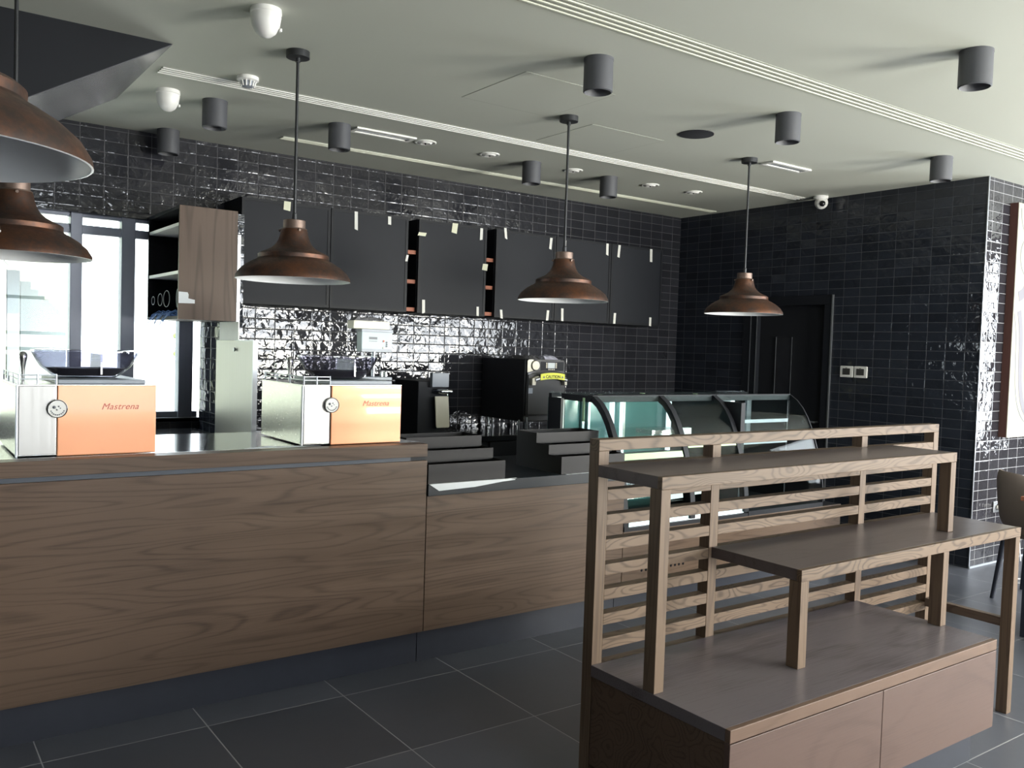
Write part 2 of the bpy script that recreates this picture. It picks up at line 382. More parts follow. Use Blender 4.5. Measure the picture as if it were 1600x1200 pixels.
H = 2.98
YB = 6.474      # back wall
XR = 6.775      # right wall
YA = 3.344      # alcove wall beyond the corner
# ================================================================== room shell
struct('floor', MB().box(-4, 9.6, -2.7, 6.62, -0.1, 0), 'floor', 'dark slate tiled floor with pale grout lines', 'floor')
struct('ceiling', MB().box(-4, 9.6, -2.7, 6.62, H, H+0.12), 'ceiling', 'pale sage painted flat ceiling', 'ceiling')
struct('wall_back', MB().box(-4, 1.93, YB, 6.62, 2.385, H).box(1.93, 6.9, YB, 6.62, 0, H).box(-4, 1.93, YB, 6.62, 0, 1.0),
       'tile_x', 'back wall of glossy black stacked tiles behind the wall cabinets', 'wall')
struct('wall_right', MB().box(XR, 6.9, YA, 4.62, 0, H).box(XR, 6.9, 5.59, YB, 0, H).box(XR, 6.9, 4.62, 5.59, 2.13, H),
       'tile_y', 'right wall of dark tiles around the black door', 'wall')
struct('wall_alcove', MB().box(6.9, 9.6, YA, 3.49, 0, H).box(XR+0.0005, 6.9, YA-0.0005, YA+0.0, 0, H), 'tile_z', 'tiled wall beyond the corner behind the large picture', 'wall')
struct('wall_left', MB().box(-4.12, -4, -2.7, 6.62, 0, H), 'grey_wall', 'left wall outside the picture', 'wall')
RW = MB().box(-4, 9.6, -2.82, -2.7, 0, 0.72).box(-4, 9.6, -2.82, -2.7, 2.7, H)
for a, b in ((-4, 1.15), (2.65, 4.8), (6.4, 7.95), (9.55, 9.6)): RW.box(a, b, -2.82, -2.7, 0.72, 2.7)
struct('wall_rear', RW, 'grey_wall', 'rear wall with three tall windows behind the camera', 'wall')
struct('wall_end', MB().box(9.6, 9.72, -2.82, YA, 2.7, H).box(9.6, 9.72, -2.82, YA, 0, 0.72).box(9.6, 9.72, -1.12, 0.6, 0.72, 2.7).box(9.6, 9.72, 2.13, 3.49, 0.72, 2.7),
       'grey_wall', 'end wall of the shop with two windows on the right', 'wall')
struct('trim_corner', MB().box(XR-0.004, XR+0.008, YA-0.006, YA, 0, H), 'alu', 'thin metal edge strip on the outer tiled corner', 'trim')
struct('baseboard_alcove', MB().box(XR, 9.6, YA-0.010, YA-0.001, 0, 0.014), 'grey_plastic', 'pale sealant line along the foot of the alcove wall', 'baseboard')

# partition at the end of the wall cabinets
struct('wall_partition', MB().box(1.885, 1.93, 5.70, YB, 0, 2.385), 'tile_y', 'short tiled partition beside the back window', 'wall')

wr = thing('window_2', 'rear windows with horizontal bars, seen only in reflections', 'window', (5.3, -2.66, 0.72), kind='structure')
for a, b in ((1.15, 2.65), (4.8, 6.4), (7.95, 9.55)):
    for z in (1.30, 1.55, 2.1): MB().box(a, b, -2.50, -2.47, z, z+0.05).build('glazing_bar', 'frame', wr)
# back window
wi = thing('window_1', 'tall glazed window in haze-lightened dark frames behind the coffee counter', 'window', (-1.0, 6.55, 1.0), kind='structure')
fr = MB()
fr.box(-4, 1.885, 6.52, 6.58, 2.25, 2.31).box(-4, 1.885, 6.52, 6.58, 1.0, 1.045).box(-4, 1.885, 6.52, 6.58, 2.36, 2.385)
fr.build('window_frame', 'frame', wi, bevel=0.004)
for k, (a, b) in enumerate([(-3.0, -2.92), (-2.0, -1.92), (-1.2, -1.12), (-0.3, -0.22), (0.42, 0.47), (1.037, 1.11), (1.355, 1.445), (1.745, 1.845)]):
    MB().box(a, b, 6.50, 6.60, 1.0, 2.385).build('mullion', 'frame', wi, bevel=0.005)
MB().box(-4, 1.885, 6.548, 6.552, 1.0, 2.385).build('pane', 'win_glass', wi)
MB().box(-4, 1.885, 6.474, 6.52, 0.975, 1.003).build('window_sill', 'alu', wi)

# door in the right wall
dr = thing('door_1', 'black door in a dark grey frame in the right tiled wall', 'door', (XR, 5.1, 0), kind='structure')
MB().box(XR-0.012, XR+0.12, 4.632, 4.705, 0, 2.045).box(XR-0.012, XR+0.12, 5.43, 5.59, 0, 2.045).box(XR-0.012, XR+0.12, 4.632, 5.59, 2.045, 2.13).build('door_frame', 'charcoal', dr, bevel=0.003)
MB().box(XR-0.016, XR+0.01, 4.62, 4.632, 0, 2.13).build('edge_strip', 'alu', dr)
MB().box(XR-0.014, XR-0.010, 5.50, 5.508, 0, 2.045).box(XR-0.014, XR-0.010, 5.43, 5.436, 0, 2.045).build('frame_bead', 'alu', dr)
MB().box(XR+0.04, XR+0.09, 4.705, 5.43, 0.004, 2.045).build('door_leaf', 'black_matt', dr, bevel=0.002)
MB().box(XR+0.034, XR+0.04, 5.065, 5.235, 1.0, 1.757).build('vision_panel', 'black_gloss', dr)
MB().box(XR+0.030, XR+0.034, 5.235, 5.241, 1.0, 1.757).box(XR+0.030, XR+0.034, 5.059, 5.065, 1.0, 1.757).build('vision_bead', 'alu', dr)
MB().tube([(XR+0.04, 4.76, 1.0), (XR-0.01, 4.76, 1.0), (XR-0.01, 4.88, 1.0)], 0.009).build('door_handle', 'alu', dr, smooth=True)

# outside
struct('ground', MB().box(-45, 45, 6.75, 60, -0.2, -0.05), 'ground', 'sunlit pale paving outside the back window', 'ground')
b1 = thing('office_building', 'pale glazed building with thin upright fins seen through the back window', 'building', (1.5, 14, -0.05))
FX = lambda y: 0.9+(y-9)*0.1724
MB().prism([(0.9, 9), (FX(38), 38), (-3, 40), (-3, 9)], 'z', -0.05, 5.0).build('wall', 'facade', b1)
for k in range(14):
    y = 9.4+k*1.9; MB().box(FX(y), FX(y)+0.1, y-0.05, y+0.05, -0.05, 2.15).build('fin', 'facade_dark', b1)
MB().prism([(FX(9)+0.01, 9), (FX(9)+0.5, 9), (FX(34)+0.5, 34), (FX(34)+0.01, 34)], 'z', 2.2, 2.75).build('canopy', 'facade', b1)
t = thing('bush', 'small pale green bush seen through the glass beside the dark window post', 'bush', (8.12, 30, -0.05))
cm = MB(); rs = random.Random(3)
for k in range(60):
    cm.ball((8.12+rs.uniform(-0.13, 0.13), 30+rs.uniform(-0.2, 0.2), rs.uniform(0.7, 1.75)), rs.uniform(0.05, 0.10), 5)
cm.build('foliage', 'leaf', t); MB().cyl((8.12, 30, -0.05), (8.12, 30, 0.8), 0.03).build('trunk', 'bark', t)

# sloping bulkhead under the stair
def wz(x): return H-0.60*(1.145-x)
bk = thing('bulkhead', 'dark sloping stair soffit hanging from the ceiling at the upper left', 'soffit', (0.1, 5.0, H))
bk['kind'] = 'structure'
MB().prism([(1.145, H), (-0.9, H), (-0.9, wz(-0.9))], 'y', 4.455, 5.66).build('soffit_body', 'charcoal_edge', bk)
x0, x1 = -0.9, 1.145
MB().prism([(x1-0.005, wz(x1-0.005)), (x0, wz(x0)), (x0, wz(x0)-0.004), (x1-0.005, wz(x1-0.005)-0.004)], 'y', 4.457, 5.658).build('soffit_panel', plain('reflection_lightened_soffit', (0.11, 0.112, 0.122), 0.22, var=0.35, nscale=3), bk)  # dark gloss underside, soft reflections put in by raising its base colour

# ceiling fittings ---------------------------------------------------
def slot_diffuser(x0, x1, y0, y1, n, label, bar=0.42, mat='white_metal'):
    t = thing('slot_diffuser', label, 'air vent', ((x0+x1)/2, (y0+y1)/2, H-0.006), 'linear slot air diffusers')
    MB().box(x0, x1, y0, y1, H-0.002, H).build('backing', 'gap', t)
    p = (y1-y0)/n
    for k in range(n):
        yy = y0+p*(k+0.5)
        MB().box(x0, x1, yy-p*bar/2, yy+p*bar/2, H-0.007, H-0.002).build('blade', mat, t)
slot_diffuser(1.2, 6.64, 4.84, 4.98, 4, 'long white slot air diffuser between the two rows of pendant lamps and wall cabinets', 0.40)
slot_diffuser(2.26, 6.67, 5.90, 5.985, 4, 'narrow cream slot air diffuser closest to the tiled back wall', 0.30, 'cream_metal')
slot_diffuser(-3.0, 9.4, 2.79, 2.945, 4, 'widest cream slot air diffuser, running across the upper right ceiling', 0.30, 'cream_metal')

def spot(x, y, label):
    global SPOT
    if SPOT is None:
        t = thing('ceiling_spotlight', label, 'spotlight', (x, y, H), 'grey cylinder ceiling spotlights')
        r = 0.071
        MB().lathe(x, y, [(r, H), (r, 2.822), (r-0.006, 2.818), (r-0.008, 2.822), (r-0.010, 2.85), (0.045, 2.875), (0.002, 2.88)], 40).build('body', 'spot', t, smooth=True)
        MB().lathe(x, y, [(0.0455, 2.862), (0.038, 2.866), (0.002, 2.872)], 24).build('lamp', 'spot_in', t, smooth=True)
        MB().lathe(x, y, [(r+0.001, H), (r+0.001, H-0.012)], 40).build('ceiling_ring', 'spot', t, smooth=True)
        SPOT = t; return t
    return dup(SPOT, (x, y, H), label)
SPOT = None
for x, y, l in [(2.815, 3.27, 'grey cylinder spotlight above the middle pendant lamp, nearest to it on the near side'),
                (4.285, 3.28, 'grey cylinder spotlight left of the small right-hand ceiling grille'),
                (5.94, 3.26, 'grey cylinder spotlight nearest the outer tiled corner'),
                (4.02, 2.07, 'largest looking grey cylinder spotlight, at the upper right'),
                (1.07, 3.13, 'grey cylinder spotlight cut by the top edge of the picture'),
                (1.615, 5.33, 'grey cylinder spotlight right of the white dome sensor, over the left tiles'),
                (1.60, 6.30, 'grey cylinder spotlight against the tiles, farthest left and closest to the back wall'),
                (2.417, 5.34, 'grey cylinder spotlight touching the white rectangular grille end'),
                (4.006, 5.385, 'grey cylinder spotlight just left of the middle pendant rod'),
                (4.794, 5.395, 'grey cylinder spotlight just right of the middle pendant rod')]:
    spot(x, y, l)

for (x, y, l) in [(3.072, 5.369, 'white recessed downlight at the end of the left ceiling grille'),
                  (3.612, 5.374, 'second white recessed downlight from the left ceiling grille'),
                  (4.412, 5.383, 'white recessed downlight right of the middle pendant rod'),
                  (5.259, 5.394, 'white recessed downlight between middle and right pendants'),
                  (5.75, 5.36, 'white recessed downlight closest to the right pendant rod')]:
    t = thing('recessed_downlight', l, 'downlight', (x, y, H), 'white recessed downlights')
    MB().lathe(x, y, [(0.075, H), (0.075, H-0.004), (0.068, H-0.008), (0.058, H-0.006), (0.056, H)], 36, closed=True).build('trim_ring', 'white_metal', t, smooth=True)
    MB().lathe(x, y, [(0.052, H-0.0005), (0.048, H-0.006), (0.036, H-0.014), (0.030, H-0.013), (0.012, H-0.008), (0.001, H-0.007)], 30).build('reflector', 'white_plastic', t, smooth=True)
    MB().ball((x, y, H-0.010), 0.008, 8).build('lamp', 'lens', t, smooth=True)

for (x0, x1, y0, y1, l) in [(2.52, 2.962, 5.295, 5.43, 'white rectangular ceiling grille left of the downlight row'),
                           (5.215, 5.665, 4.105, 4.225, 'white rectangular ceiling grille right of the right pendant')]:
    t = thing('ceiling_grille', l, 'air vent', ((x0+x1)/2, (y0+y1)/2, H), 'white rectangular ceiling grilles')
    f = MB().box(x0, x1, y0, y0+0.035, H-0.012, H).box(x0, x1, y1-0.03, y1, H-0.012, H).box(x0, x0+0.03, y0+0.035, y1-0.03, H-0.012, H).box(x1-0.03, x1, y0+0.035, y1-0.03, H-0.012, H)
    f.build('frame', 'white_metal', t, bevel=0.002)
    MB().box(x0+0.03, x1-0.03, y0+0.035, y1-0.03, H-0.003, H).build('recess', 'spot_in', t)
    for k in range(2):
        MB().box(x0+0.03, x1-0.03, y0+0.045+k*0.022, y0+0.050+k*0.022, H-0.010, H-0.003).build('slat', 'alu', t)

def seam(x0, x1, y0, y1, l):
    g = 0.003
    t = thing('access_panel', l, 'access panel', ((x0+x1)/2, (y0+y1)/2, H), 'flush ceiling access panels')
    MB().box(x0, x1, y0, y1, H-0.0015, H-0.0003).build('panel', 'ceiling', t)
    MB().box(x0-g, x0, y0-g, y1+g, H-0.0015, H).box(x1, x1+g, y0-g, y1+g, H-0.0015, H).box(x0, x1, y0-g, y0, H-0.0015, H).box(x0, x1, y1, y1+g, H-0.0015, H).build('seam', 'gap', t)
seam(2.67, 3.275, 3.66, 4.265, 'flush square ceiling access panel nearer the camera')
seam(3.60, 4.22, 4.22, 4.79, 'flush square ceiling access panel behind the middle pendant canopy')

t = thing('ceiling_speaker', 'round flush black speaker grille in the ceiling', 'speaker', (4.245, 3.955, H), None)
MB().lathe(4.245, 3.955, [(0.108, H), (0.108, H-0.003), (0.102, H-0.004), (0.002, H-0.004)], 48).build('grille', 'cloth_black', t, smooth=True)
MB().lathe(4.245, 3.955, [(0.112, H), (0.112, H-0.004), (0.108, H-0.004), (0.108, H)], 48, closed=True).build('rim', 'black_matt', t, smooth=True)

for (x, y, l) in [(1.335, 3.72, 'larger looking white pointed dome sensor at the top edge of the picture'), (1.338, 5.293, 'white rounded dome sensor above the left tiles, beside a spotlight')]:
    t = thing('dome_sensor', l, 'ceiling sensor', (x, y, H), 'white dome ceiling sensors')
    MB().lathe(x, y, [(0.064, H), (0.066, H-0.02), (0.062, H-0.024)], 36).build('base', 'white_plastic', t, smooth=True)
    MB().lathe(x, y, [(0.062, H-0.022), (0.064, H-0.032), (0.058, H-0.07), (0.042, H-0.10), (0.022, H-0.116), (0.002, H-0.12)], 36).build('dome', 'white_plastic', t, smooth=True)
    MB().box(x+0.052, x+0.062, y-0.03, y-0.012, H-0.09, H-0.075).build('lug', 'white_plastic', t, bevel=0.003)
t = thing('smoke_detector', 'white ribbed smoke detector beside the long slot diffuser', 'smoke detector', (1.605, 4.73, H))
MB().lathe(1.605, 4.73, [(0.056, H), (0.057, H-0.018), (0.048, H-0.024)], 36).build('base', 'white_plastic', t, smooth=True)
MB().lathe(1.605, 4.73, [(0.036, H-0.024), (0.033, H-0.048), (0.024, H-0.054), (0.002, H-0.054)], 36).build('chamber', 'grey_plastic', t, smooth=True)
for k in range(12):
    a = k*math.pi/6; MB().tube([(1.605+0.043*math.cos(a), 4.73+0.043*math.sin(a), H-0.022), (1.605+0.034*math.cos(a), 4.73+0.034*math.sin(a), H-0.052)], 0.004, 6).build('rib', 'white_plastic', t)

t = thing('dome_camera', 'white dome security camera at the top of the right tiled wall', 'security camera', (6.66, 4.72, H))
MB().lathe(6.66, 4.72, [(0.062, H), (0.062, H-0.022), (0.054, H-0.028), (0.002, H-0.028)], 36).build('base', 'white_plastic', t, smooth=True)
MB().ball((6.655, 4.71, H-0.058), 0.056, 14).build('housing', 'white_plastic', t, smooth=True)
MB().ball((6.622, 4.675, H-0.072), 0.026, 12).build('lens', 'lens', t, smooth=True)

# pendants -----------------------------------------------------------
def pendant(x, y, zr, label):
    t = thing('pendant_lamp', label, 'pendant lamp', (x, y, H), 'aged copper pendant lamps')
    R = 0.276/0.286
    P = [(0.286, 0.0), (0.284, 0.014), (0.266, 0.042), (0.235, 0.068), (0.203, 0.087), (0.181, 0.098), (0.176, 0.104), (0.176, 0.122), (0.166, 0.130),
         (0.140, 0.140), (0.113, 0.154), (0.092, 0.172), (0.079, 0.192), (0.071, 0.215), (0.066, 0.240), (0.063, 0.248)]
    out = [(r*R, zr+z) for r, z in P]; inn = [((r-0.004)*R, zr+z-0.001) for r, z in P][::-1]
    MB().lathe(x, y, out+[(0.03, zr+0.249)], 64).lathe(x, y, out, 64)
    m = MB(); n = 64
    # outer skin (open below)
    def skin(prof):
        q = MB(); mm = len(prof); vs = []
        for i in range(n):
            a = 2*math.pi*i/n
            for r, z in prof: vs.append((x+r*math.cos(a), y+r*math.sin(a), z))
        fs = [(i*mm+k, ((i+1) % n)*mm+k, ((i+1) % n)*mm+k+1, i*mm+k+1) for i in range(n) for k in range(mm-1)]
        return q.add(vs, fs)
    skin(out).build('shade', 'copper', t, smooth=True)
    skin([out[0]]+inn[::-1]+[(0.02, zr+0.246)]).build('shade_lining', 'enamel', t, smooth=True)
    MB().lathe(x, y, [(0.060, zr+0.246), (0.062, zr+0.25), (0.060, zr+0.252), (0.053, zr+0.254), (0.053, zr+0.290), (0.050, zr+0.293), (0.002, zr+0.293)], 40).build('cap', 'cap', t, smooth=True)
    for a in (2.6, 0.5, 4.7):
        MB().tube([(x+0.063*math.cos(a), y+0.063*math.sin(a), zr+0.243), (x+0.074*math.cos(a), y+0.074*math.sin(a), zr+0.240)], 0.006, 8).build('screw', 'cap', t)
    MB().lathe(x, y, [(0.012, zr+0.293), (0.012, zr+0.325), (0.008, zr+0.33)], 20).build('coupling', 'rod', t, smooth=True)
    MB().cyl((x, y, zr+0.32), (x, y, H-0.03), 0.0075, 14).build('rod', 'rod', t, smooth=True)
    MB().lathe(x, y, [(0.012, H-0.052), (0.012, H-0.034), (0.056, H-0.032), (0.056, H)], 36).build('canopy', 'rod', t, smooth=True)
    MB().ball((x, y, zr+0.13), 0.03, 10).build('bulb', 'enamel', t, smooth=True)
    MB().cyl((x, y, zr+0.15), (x, y, zr+0.246), 0.018, 12).build('socket', 'white_plastic', t)
    return t
P1 = pendant(1.652, 4.15, 1.872, 'copper pendant lamp in the middle left, in front of the first grey cabinets')
Z0 = 1.872
for x, y, dz, l in [(3.378, 4.18, -0.012, 'copper pendant lamp in the middle, before the last grey cabinet doors'),
                (5.045, 4.18, -0.010, 'copper pendant lamp on the right, in front of the black door'),
                (0.43, 3.93, -0.012, 'dull copper pendant lamp before the bright window at the left'),
                (0.02, 3.04, 0.0, 'pendant lamp of which only a rim tip shows at the left edge, between two others'),
                (0.045, 1.80, 0.0, 'biggest looking copper pendant lamp, cut off by the upper left edge')]:
    dup(P1, (x, y, H), l)     # same drop for all

# ================================================================== wall cabinets
def zc(v): return v
CY = 6.12
def tapes(parent, lst):
    for (x, z, w_, h_, m_) in lst:
        a = random.uniform(-0.006, 0.006)
        MB().prism([(x-w_/2+a, z-h_/2), (x+w_/2+a, z-h_/2+random.uniform(-.01, .01)), (x+w_/2-a, z+h_/2), (x-w_/2-a, z+h_/2)], 'y', CY-0.0255, CY-0.0245).build('masking_tape', m_, parent)
def cabinet(x0, x1, splits, label):
    t = thing('wall_cabinet', label, 'cabinet', ((x0+x1)/2, 6.3, 1.828), 'charcoal wall cabinets')
    MB().box(x0, x1, CY, YB, 1.828, 2.567).build('body', 'charcoal_edge', t, bevel=0.002)
    xs = [x0]+splits+[x1]
    for a, b in zip(xs[:-1], xs[1:]):
        d = MB().box(a+0.003, b-0.003, CY-0.02, CY-0.0005, 1.83, 2.565).build('door', 'charcoal', t, bevel=0.0015)
        g = 0.024
        f = MB().box(a+0.003, a+g, CY-0.024, CY-0.02, 1.83, 2.565).box(b-g, b-0.003, CY-0.024, CY-0.02, 1.83, 2.565)
        f.box(a+g, b-g, CY-0.024, CY-0.02, 1.83, 1.83+g-0.003).box(a+g, b-g, CY-0.024, CY-0.02, 2.565-g+0.003, 2.565)
        f.build('door_frame', 'charcoal_edge', d)
    return t
c = cabinet(2.042, 3.36, [2.709], 'double-door charcoal wall cabinet at the left behind the first pendant')
MB().box(1.935, 2.041, CY, YB-0.002, 1.828, 2.34).build('filler_panel', 'charcoal_edge', c)
tapes(c, [(2.37, 2.54, 0.05, 0.06, 'tape'), (2.91, 2.495, 0.026, 0.13, 'tape_w'), (3.19, 2.525, 0.026, 0.06, 'tape_w'), (3.35, 2.25, 0.02, 0.05, 'tape_w')])
c = cabinet(3.45, 4.10, [], 'single-door charcoal wall cabinet between the two narrow shelf gaps')
tapes(c, [(3.48, 2.45, 0.07, 0.026, 'tape'), (3.78, 2.53, 0.05, 0.075, 'tape'), (4.04, 2.505, 0.026, 0.10, 'tape_w'), (4.085, 2.24, 0.05, 0.05, 'tape'), (3.51, 1.88, 0.026, 0.11, 'tape_w'), (4.025, 1.87, 0.022, 0.075, 'tape_w')])
c = cabinet(4.19, 6.15, [4.833, 5.484], 'triple-door charcoal wall cabinet at the right behind the middle pendant')
tapes(c, [(4.285, 2.54, 0.024, 0.085, 'tape_w'), (4.265, 1.86, 0.024, 0.07, 'tape_w'), (4.77, 2.50, 0.026, 0.095, 'tape_w'), (4.93, 2.48, 0.022, 0.12, 'tape_w'), (4.76, 1.87, 0.026, 0.09, 'tape_w'), (4.925, 1.885, 0.026, 0.11, 'tape_w'),
          (5.43, 2.51, 0.028, 0.10, 'tape_w'), (5.575, 2.505, 0.028, 0.11, 'tape_w'), (5.99, 2.50, 0.03, 0.12, 'tape_w'), (5.55, 1.88, 0.028, 0.10, 'tape_w'), (6.01, 1.87, 0.028, 0.08, 'tape_w')])
for (a, b, l) in [(3.36, 3.45, 'narrow open shelf gap with wooden shelf ends, left one of the two'), (4.10, 4.19, 'narrow open shelf gap with wooden shelf ends, right one of the two')]:
    t = thing('shelf_insert', l, 'shelf', ((a+b)/2, 6.3, 1.84), 'narrow shelf gaps between cabinets')
    MB().box(a+0.002, b-0.002, YB-0.012, YB-0.001, 1.84, 2.55).build('back_panel', 'black_matt', t)
    for z in (1.84, 2.06, 2.29):
        MB().box(a+0.001, b-0.001, CY+0.01, YB-0.013, z, z+0.03).build('shelf', 'redwood', t)

# wooden open cabinet on the partition
t = thing('open_wall_cabinet', 'wooden wall cabinet beside the window, open towards the left with cables inside', 'cabinet', (1.70, 6.08, 1.69))
X0, X1, Y0, Y1, Z0_, Z1_ = 1.52, 1.884, 5.69, YB-0.002, 1.69, 2.40
MB().box(X0, X1, Y0, Y0+0.02, Z0_, Z1_).build('side_panel', 'oak_z', t, bevel=0.001)
MB().box(X0, X1, Y1-0.02, Y1, Z0_, Z1_).build('side_panel', 'charcoal', t)
MB().box(X1-0.015, X1, Y0+0.02, Y1-0.02, Z0_, Z1_).build('back_panel', 'charcoal', t)
MB().box(X0, X1-0.015, Y0+0.02, Y1-0.02, Z1_-0.02, Z1_).build('top_panel', 'charcoal', t)
MB().box(X0, X1-0.015, Y0+0.02, Y1-0.02, Z0_, Z0_+0.02).build('bottom_panel', 'charcoal', t)
for z in (1.975, 2.275):
    MB().box(X0+0.004, X1-0.015, Y0+0.02, Y1-0.02, z, z+0.02).build('shelf', 'white_plastic', t)
MB().prism([(X0+0.001, 1.79), (X0+0.001, 1.862), (X0+0.055, 1.860), (X0+0.062, 1.845), (X0+0.060, 1.822), (X0+0.10, 1.815), (X0+0.10, 1.792)], 'y', Y0-0.0015, Y0-0.0003).build('paper_label', 'paper', t)
cb = MB()
for k in range(9):
    r = 0.048+0.005*(k % 3); cx = X0+0.05; cy = 5.785+0.006*k+0.004*math.sin(5*k)
    pts = [(cx-0.01+0.012*math.sin(k), cy+r*0.7*math.cos(a)*0.7, 1.825+r*math.sin(a)) for a in [i*math.pi/12 for i in range(25)]]
    cb.tube(pts, 0.0028, 6)
for k in range(3):
    r = 0.075-0.018*k; cy = (5.93, 6.09, 6.27)[k]
    cb.tube([(X0-0.01, cy+r*math.cos(a), 1.822-0.002*k+r*0.7*math.sin(a)) for a in [i*math.pi/12 for i in range(25)]], 0.002, 6)
tag(cb.build('coiled_cable', 'wire_grey', smooth=True), 'coil of thin grey cable inside the open wooden wall cabinet', 'cable')
cb = MB()
for k in range(12):
    y = 5.75+0.04*k; a = random.uniform(-0.05, 0.05)
    cb.tube([(X0+0.08, y, 1.718), (X0+0.03, y+0.06+a, 1.735+0.008*(k % 3)), (X0-0.01, y+0.10, 1.722), (X0-0.03, y+0.14+a, 1.69-0.012*(k % 4))], 0.003, 6)
tag(cb.build('blue_cable', 'wire_blue', smooth=True), 'tangle of blue wires spilling out of the open wooden wall cabinet', 'cable')

# steel splash panel below it
t = thing('steel_splash_panel', 'upright stainless steel splash panel at the end of the counter under the wooden cabinet', 'splash panel', (1.865, 5.63, 0.93))
MB().box(1.856, 1.874, 5.275, 6.0, 0.93, 1.565).build('panel', 'steel_z', t)
MB().box(1.850, 1.880, 5.262, 5.275, 0.93, 1.572).build('edge_trim', 'alu', t)
MB().box(1.850, 1.880, 5.275, 5.60, 1.565, 1.572).build('edge_trim', 'alu', t)
MB().box(1.876, 1.884, 5.62, 6.0, 1.565, 1.688).build('upper_panel', 'white_plastic', t)
MB().box(1.886, 1.906, 5.690, 5.699, 1.572, 2.25).build('edge_trim', 'alu', t)
MB().cyl((1.852, 5.60, 1.51), (1.842, 5.60, 1.51), 0.012).build('fixing', 'alu', t)

# ================================================================== counters
t = thing('window_counter', 'low glossy black counter in front of the back window', 'counter', (-1, 5.7, 0))
MB().box(-3.9, 1.85, 5.05, YB-0.002, 0, 0.90).build('body', 'black_matt', t)
MB().box(-3.9, 1.85, 5.03, YB-0.002, 0.90, 0.93).build('worktop', 'black_gloss', t, bevel=0.003)
MB().lathe(1.62, 5.75, [(0.07, 0.9302), (0.07, 0.936), (0.062, 0.937), (0.058, 0.932), (0.002, 0.932)], 30).build('sink_cover', 'chrome', t, smooth=True)

t = thing('coffee_counter', 'tall wood-fronted counter carrying the two espresso machines', 'counter', (0, 4.0, 0))
XL, XE = -2.6, 2.176
MB().box(XL, XE, 3.72, 4.50, 0.17, 1.062).build('body', 'black_matt', t)
MB().box(XL, XE, 3.76, 4.48, 0, 0.17).build('plinth', 'plinth', t)
MB().box(XL, XE, 3.70, 3.72, 0.168, 1.014).build('front_panel', 'oak_x', t, bevel=0.0012)
MB().box(XL, XE-0.085, 3.7145, 3.72, 1.014, 1.034).build('groove', 'groove', t)
MB().box(XL, XE, 3.70, 3.785, 1.034, 1.095).build('top_board', 'oak_x', t, bevel=0.0012)
MB().box(XL, 1.30, 3.785, 3.80, 1.062, 1.0955).build('steel_strip', 'steel', t)
MB().box(XL, XE, 3.80, 4.50, 1.062, 1.095).box(1.30, XE, 3.785, 3.80, 1.062, 1.095).build('worktop', 'black_gloss', t)

t = thing('till_counter', 'lower wood-fronted counter with dark slab top holding the metal bins', 'counter', (2.84, 4.0, 0))
MB().box(2.18, 3.494, 3.72, 4.50, 0.17, 0.838).build('body', 'black_matt', t)
MB().box(2.18, 3.494, 3.76, 4.48, 0, 0.17).build('plinth', 'plinth', t)
MB().box(2.18, 3.494, 3.70, 3.72, 0.168, 0.838).build('front_panel', 'oak_x', t, bevel=0.0012)
MB().box(2.18, 3.494, 3.690, 4.50, 0.838, 0.895).build('worktop', 'slab', t, bevel=0.002)

t = thing('display_counter_base', 'low wood-fronted base with plinth and vent holes under the glass display case', 'counter', (4.56, 4.0, 0))
MB().box(3.498, 5.62, 3.76, 4.48, 0, 0.17).build('plinth', 'plinth', t)
MB().box(3.498, 5.62, 3.70, 3.72, 0.168, 0.53).build('front_panel', 'oak_x', t, bevel=0.0012)
MB().box(3.498, 5.62, 3.72, 4.50, 0.17, 0.53).build('body', 'black_matt', t)
for k in range(22):
    x = 3.655+k*0.0175; z = 0.315 if k % 2 else 0.290
    MB().cyl((x, 3.6995, z), (x, 3.6985, z), 0.0085, 14).build('vent_hole', 'lens', t)

# back worktop with drawers
t = thing('back_counter', 'black back counter with drawers below the wall cabinets', 'counter', (4.3, 6.1, 0))
MB().box(1.95, 6.77, 5.78, YB-0.002, 0, 0.83).build('body', 'black_matt', t)
MB().box(1.95, 6.77, 5.75, YB-0.002, 0.83, 0.87).build('worktop', 'black_gloss', t, bevel=0.002)
for k in range(7):
    d = MB().box(1.98+k*0.66, 2.61+k*0.66, 5.76, 5.78, 0.60, 0.82).build('drawer', 'charcoal_edge', t, bevel=0.002)
    MB().cyl((2.30+k*0.66, 5.76, 0.72), (2.30+k*0.66, 5.745, 0.72), 0.012).build('knob', 'alu', d)
    MB().box(1.98+k*0.66, 2.61+k*0.66, 5.76, 5.78, 0.08, 0.585).build('door', 'black_matt', t, bevel=0.002)

for (x, h, l) in [(3.985, 0.14, 'slim upright steel rod on the back counter, left and alone'), (4.25, 0.12, 'slim upright steel rod on the back counter, left of the close pair'), (4.33, 0.14, 'slim upright steel rod on the back counter, right of the close pair')]:
    tag(MB().cyl((x, 5.775, 0.87), (x, 5.775, 0.87+h), 0.008, 12).build('steel_rod', 'alu', smooth=True), l, 'rod', 'steel rods on the back counter')
tag(MB().box(4.66, 4.78, 5.66, 5.74, 0.0, 0.80).build('folded_box', 'grey_plastic'), 'narrow pale grey-green upright box before the back counter', 'box')

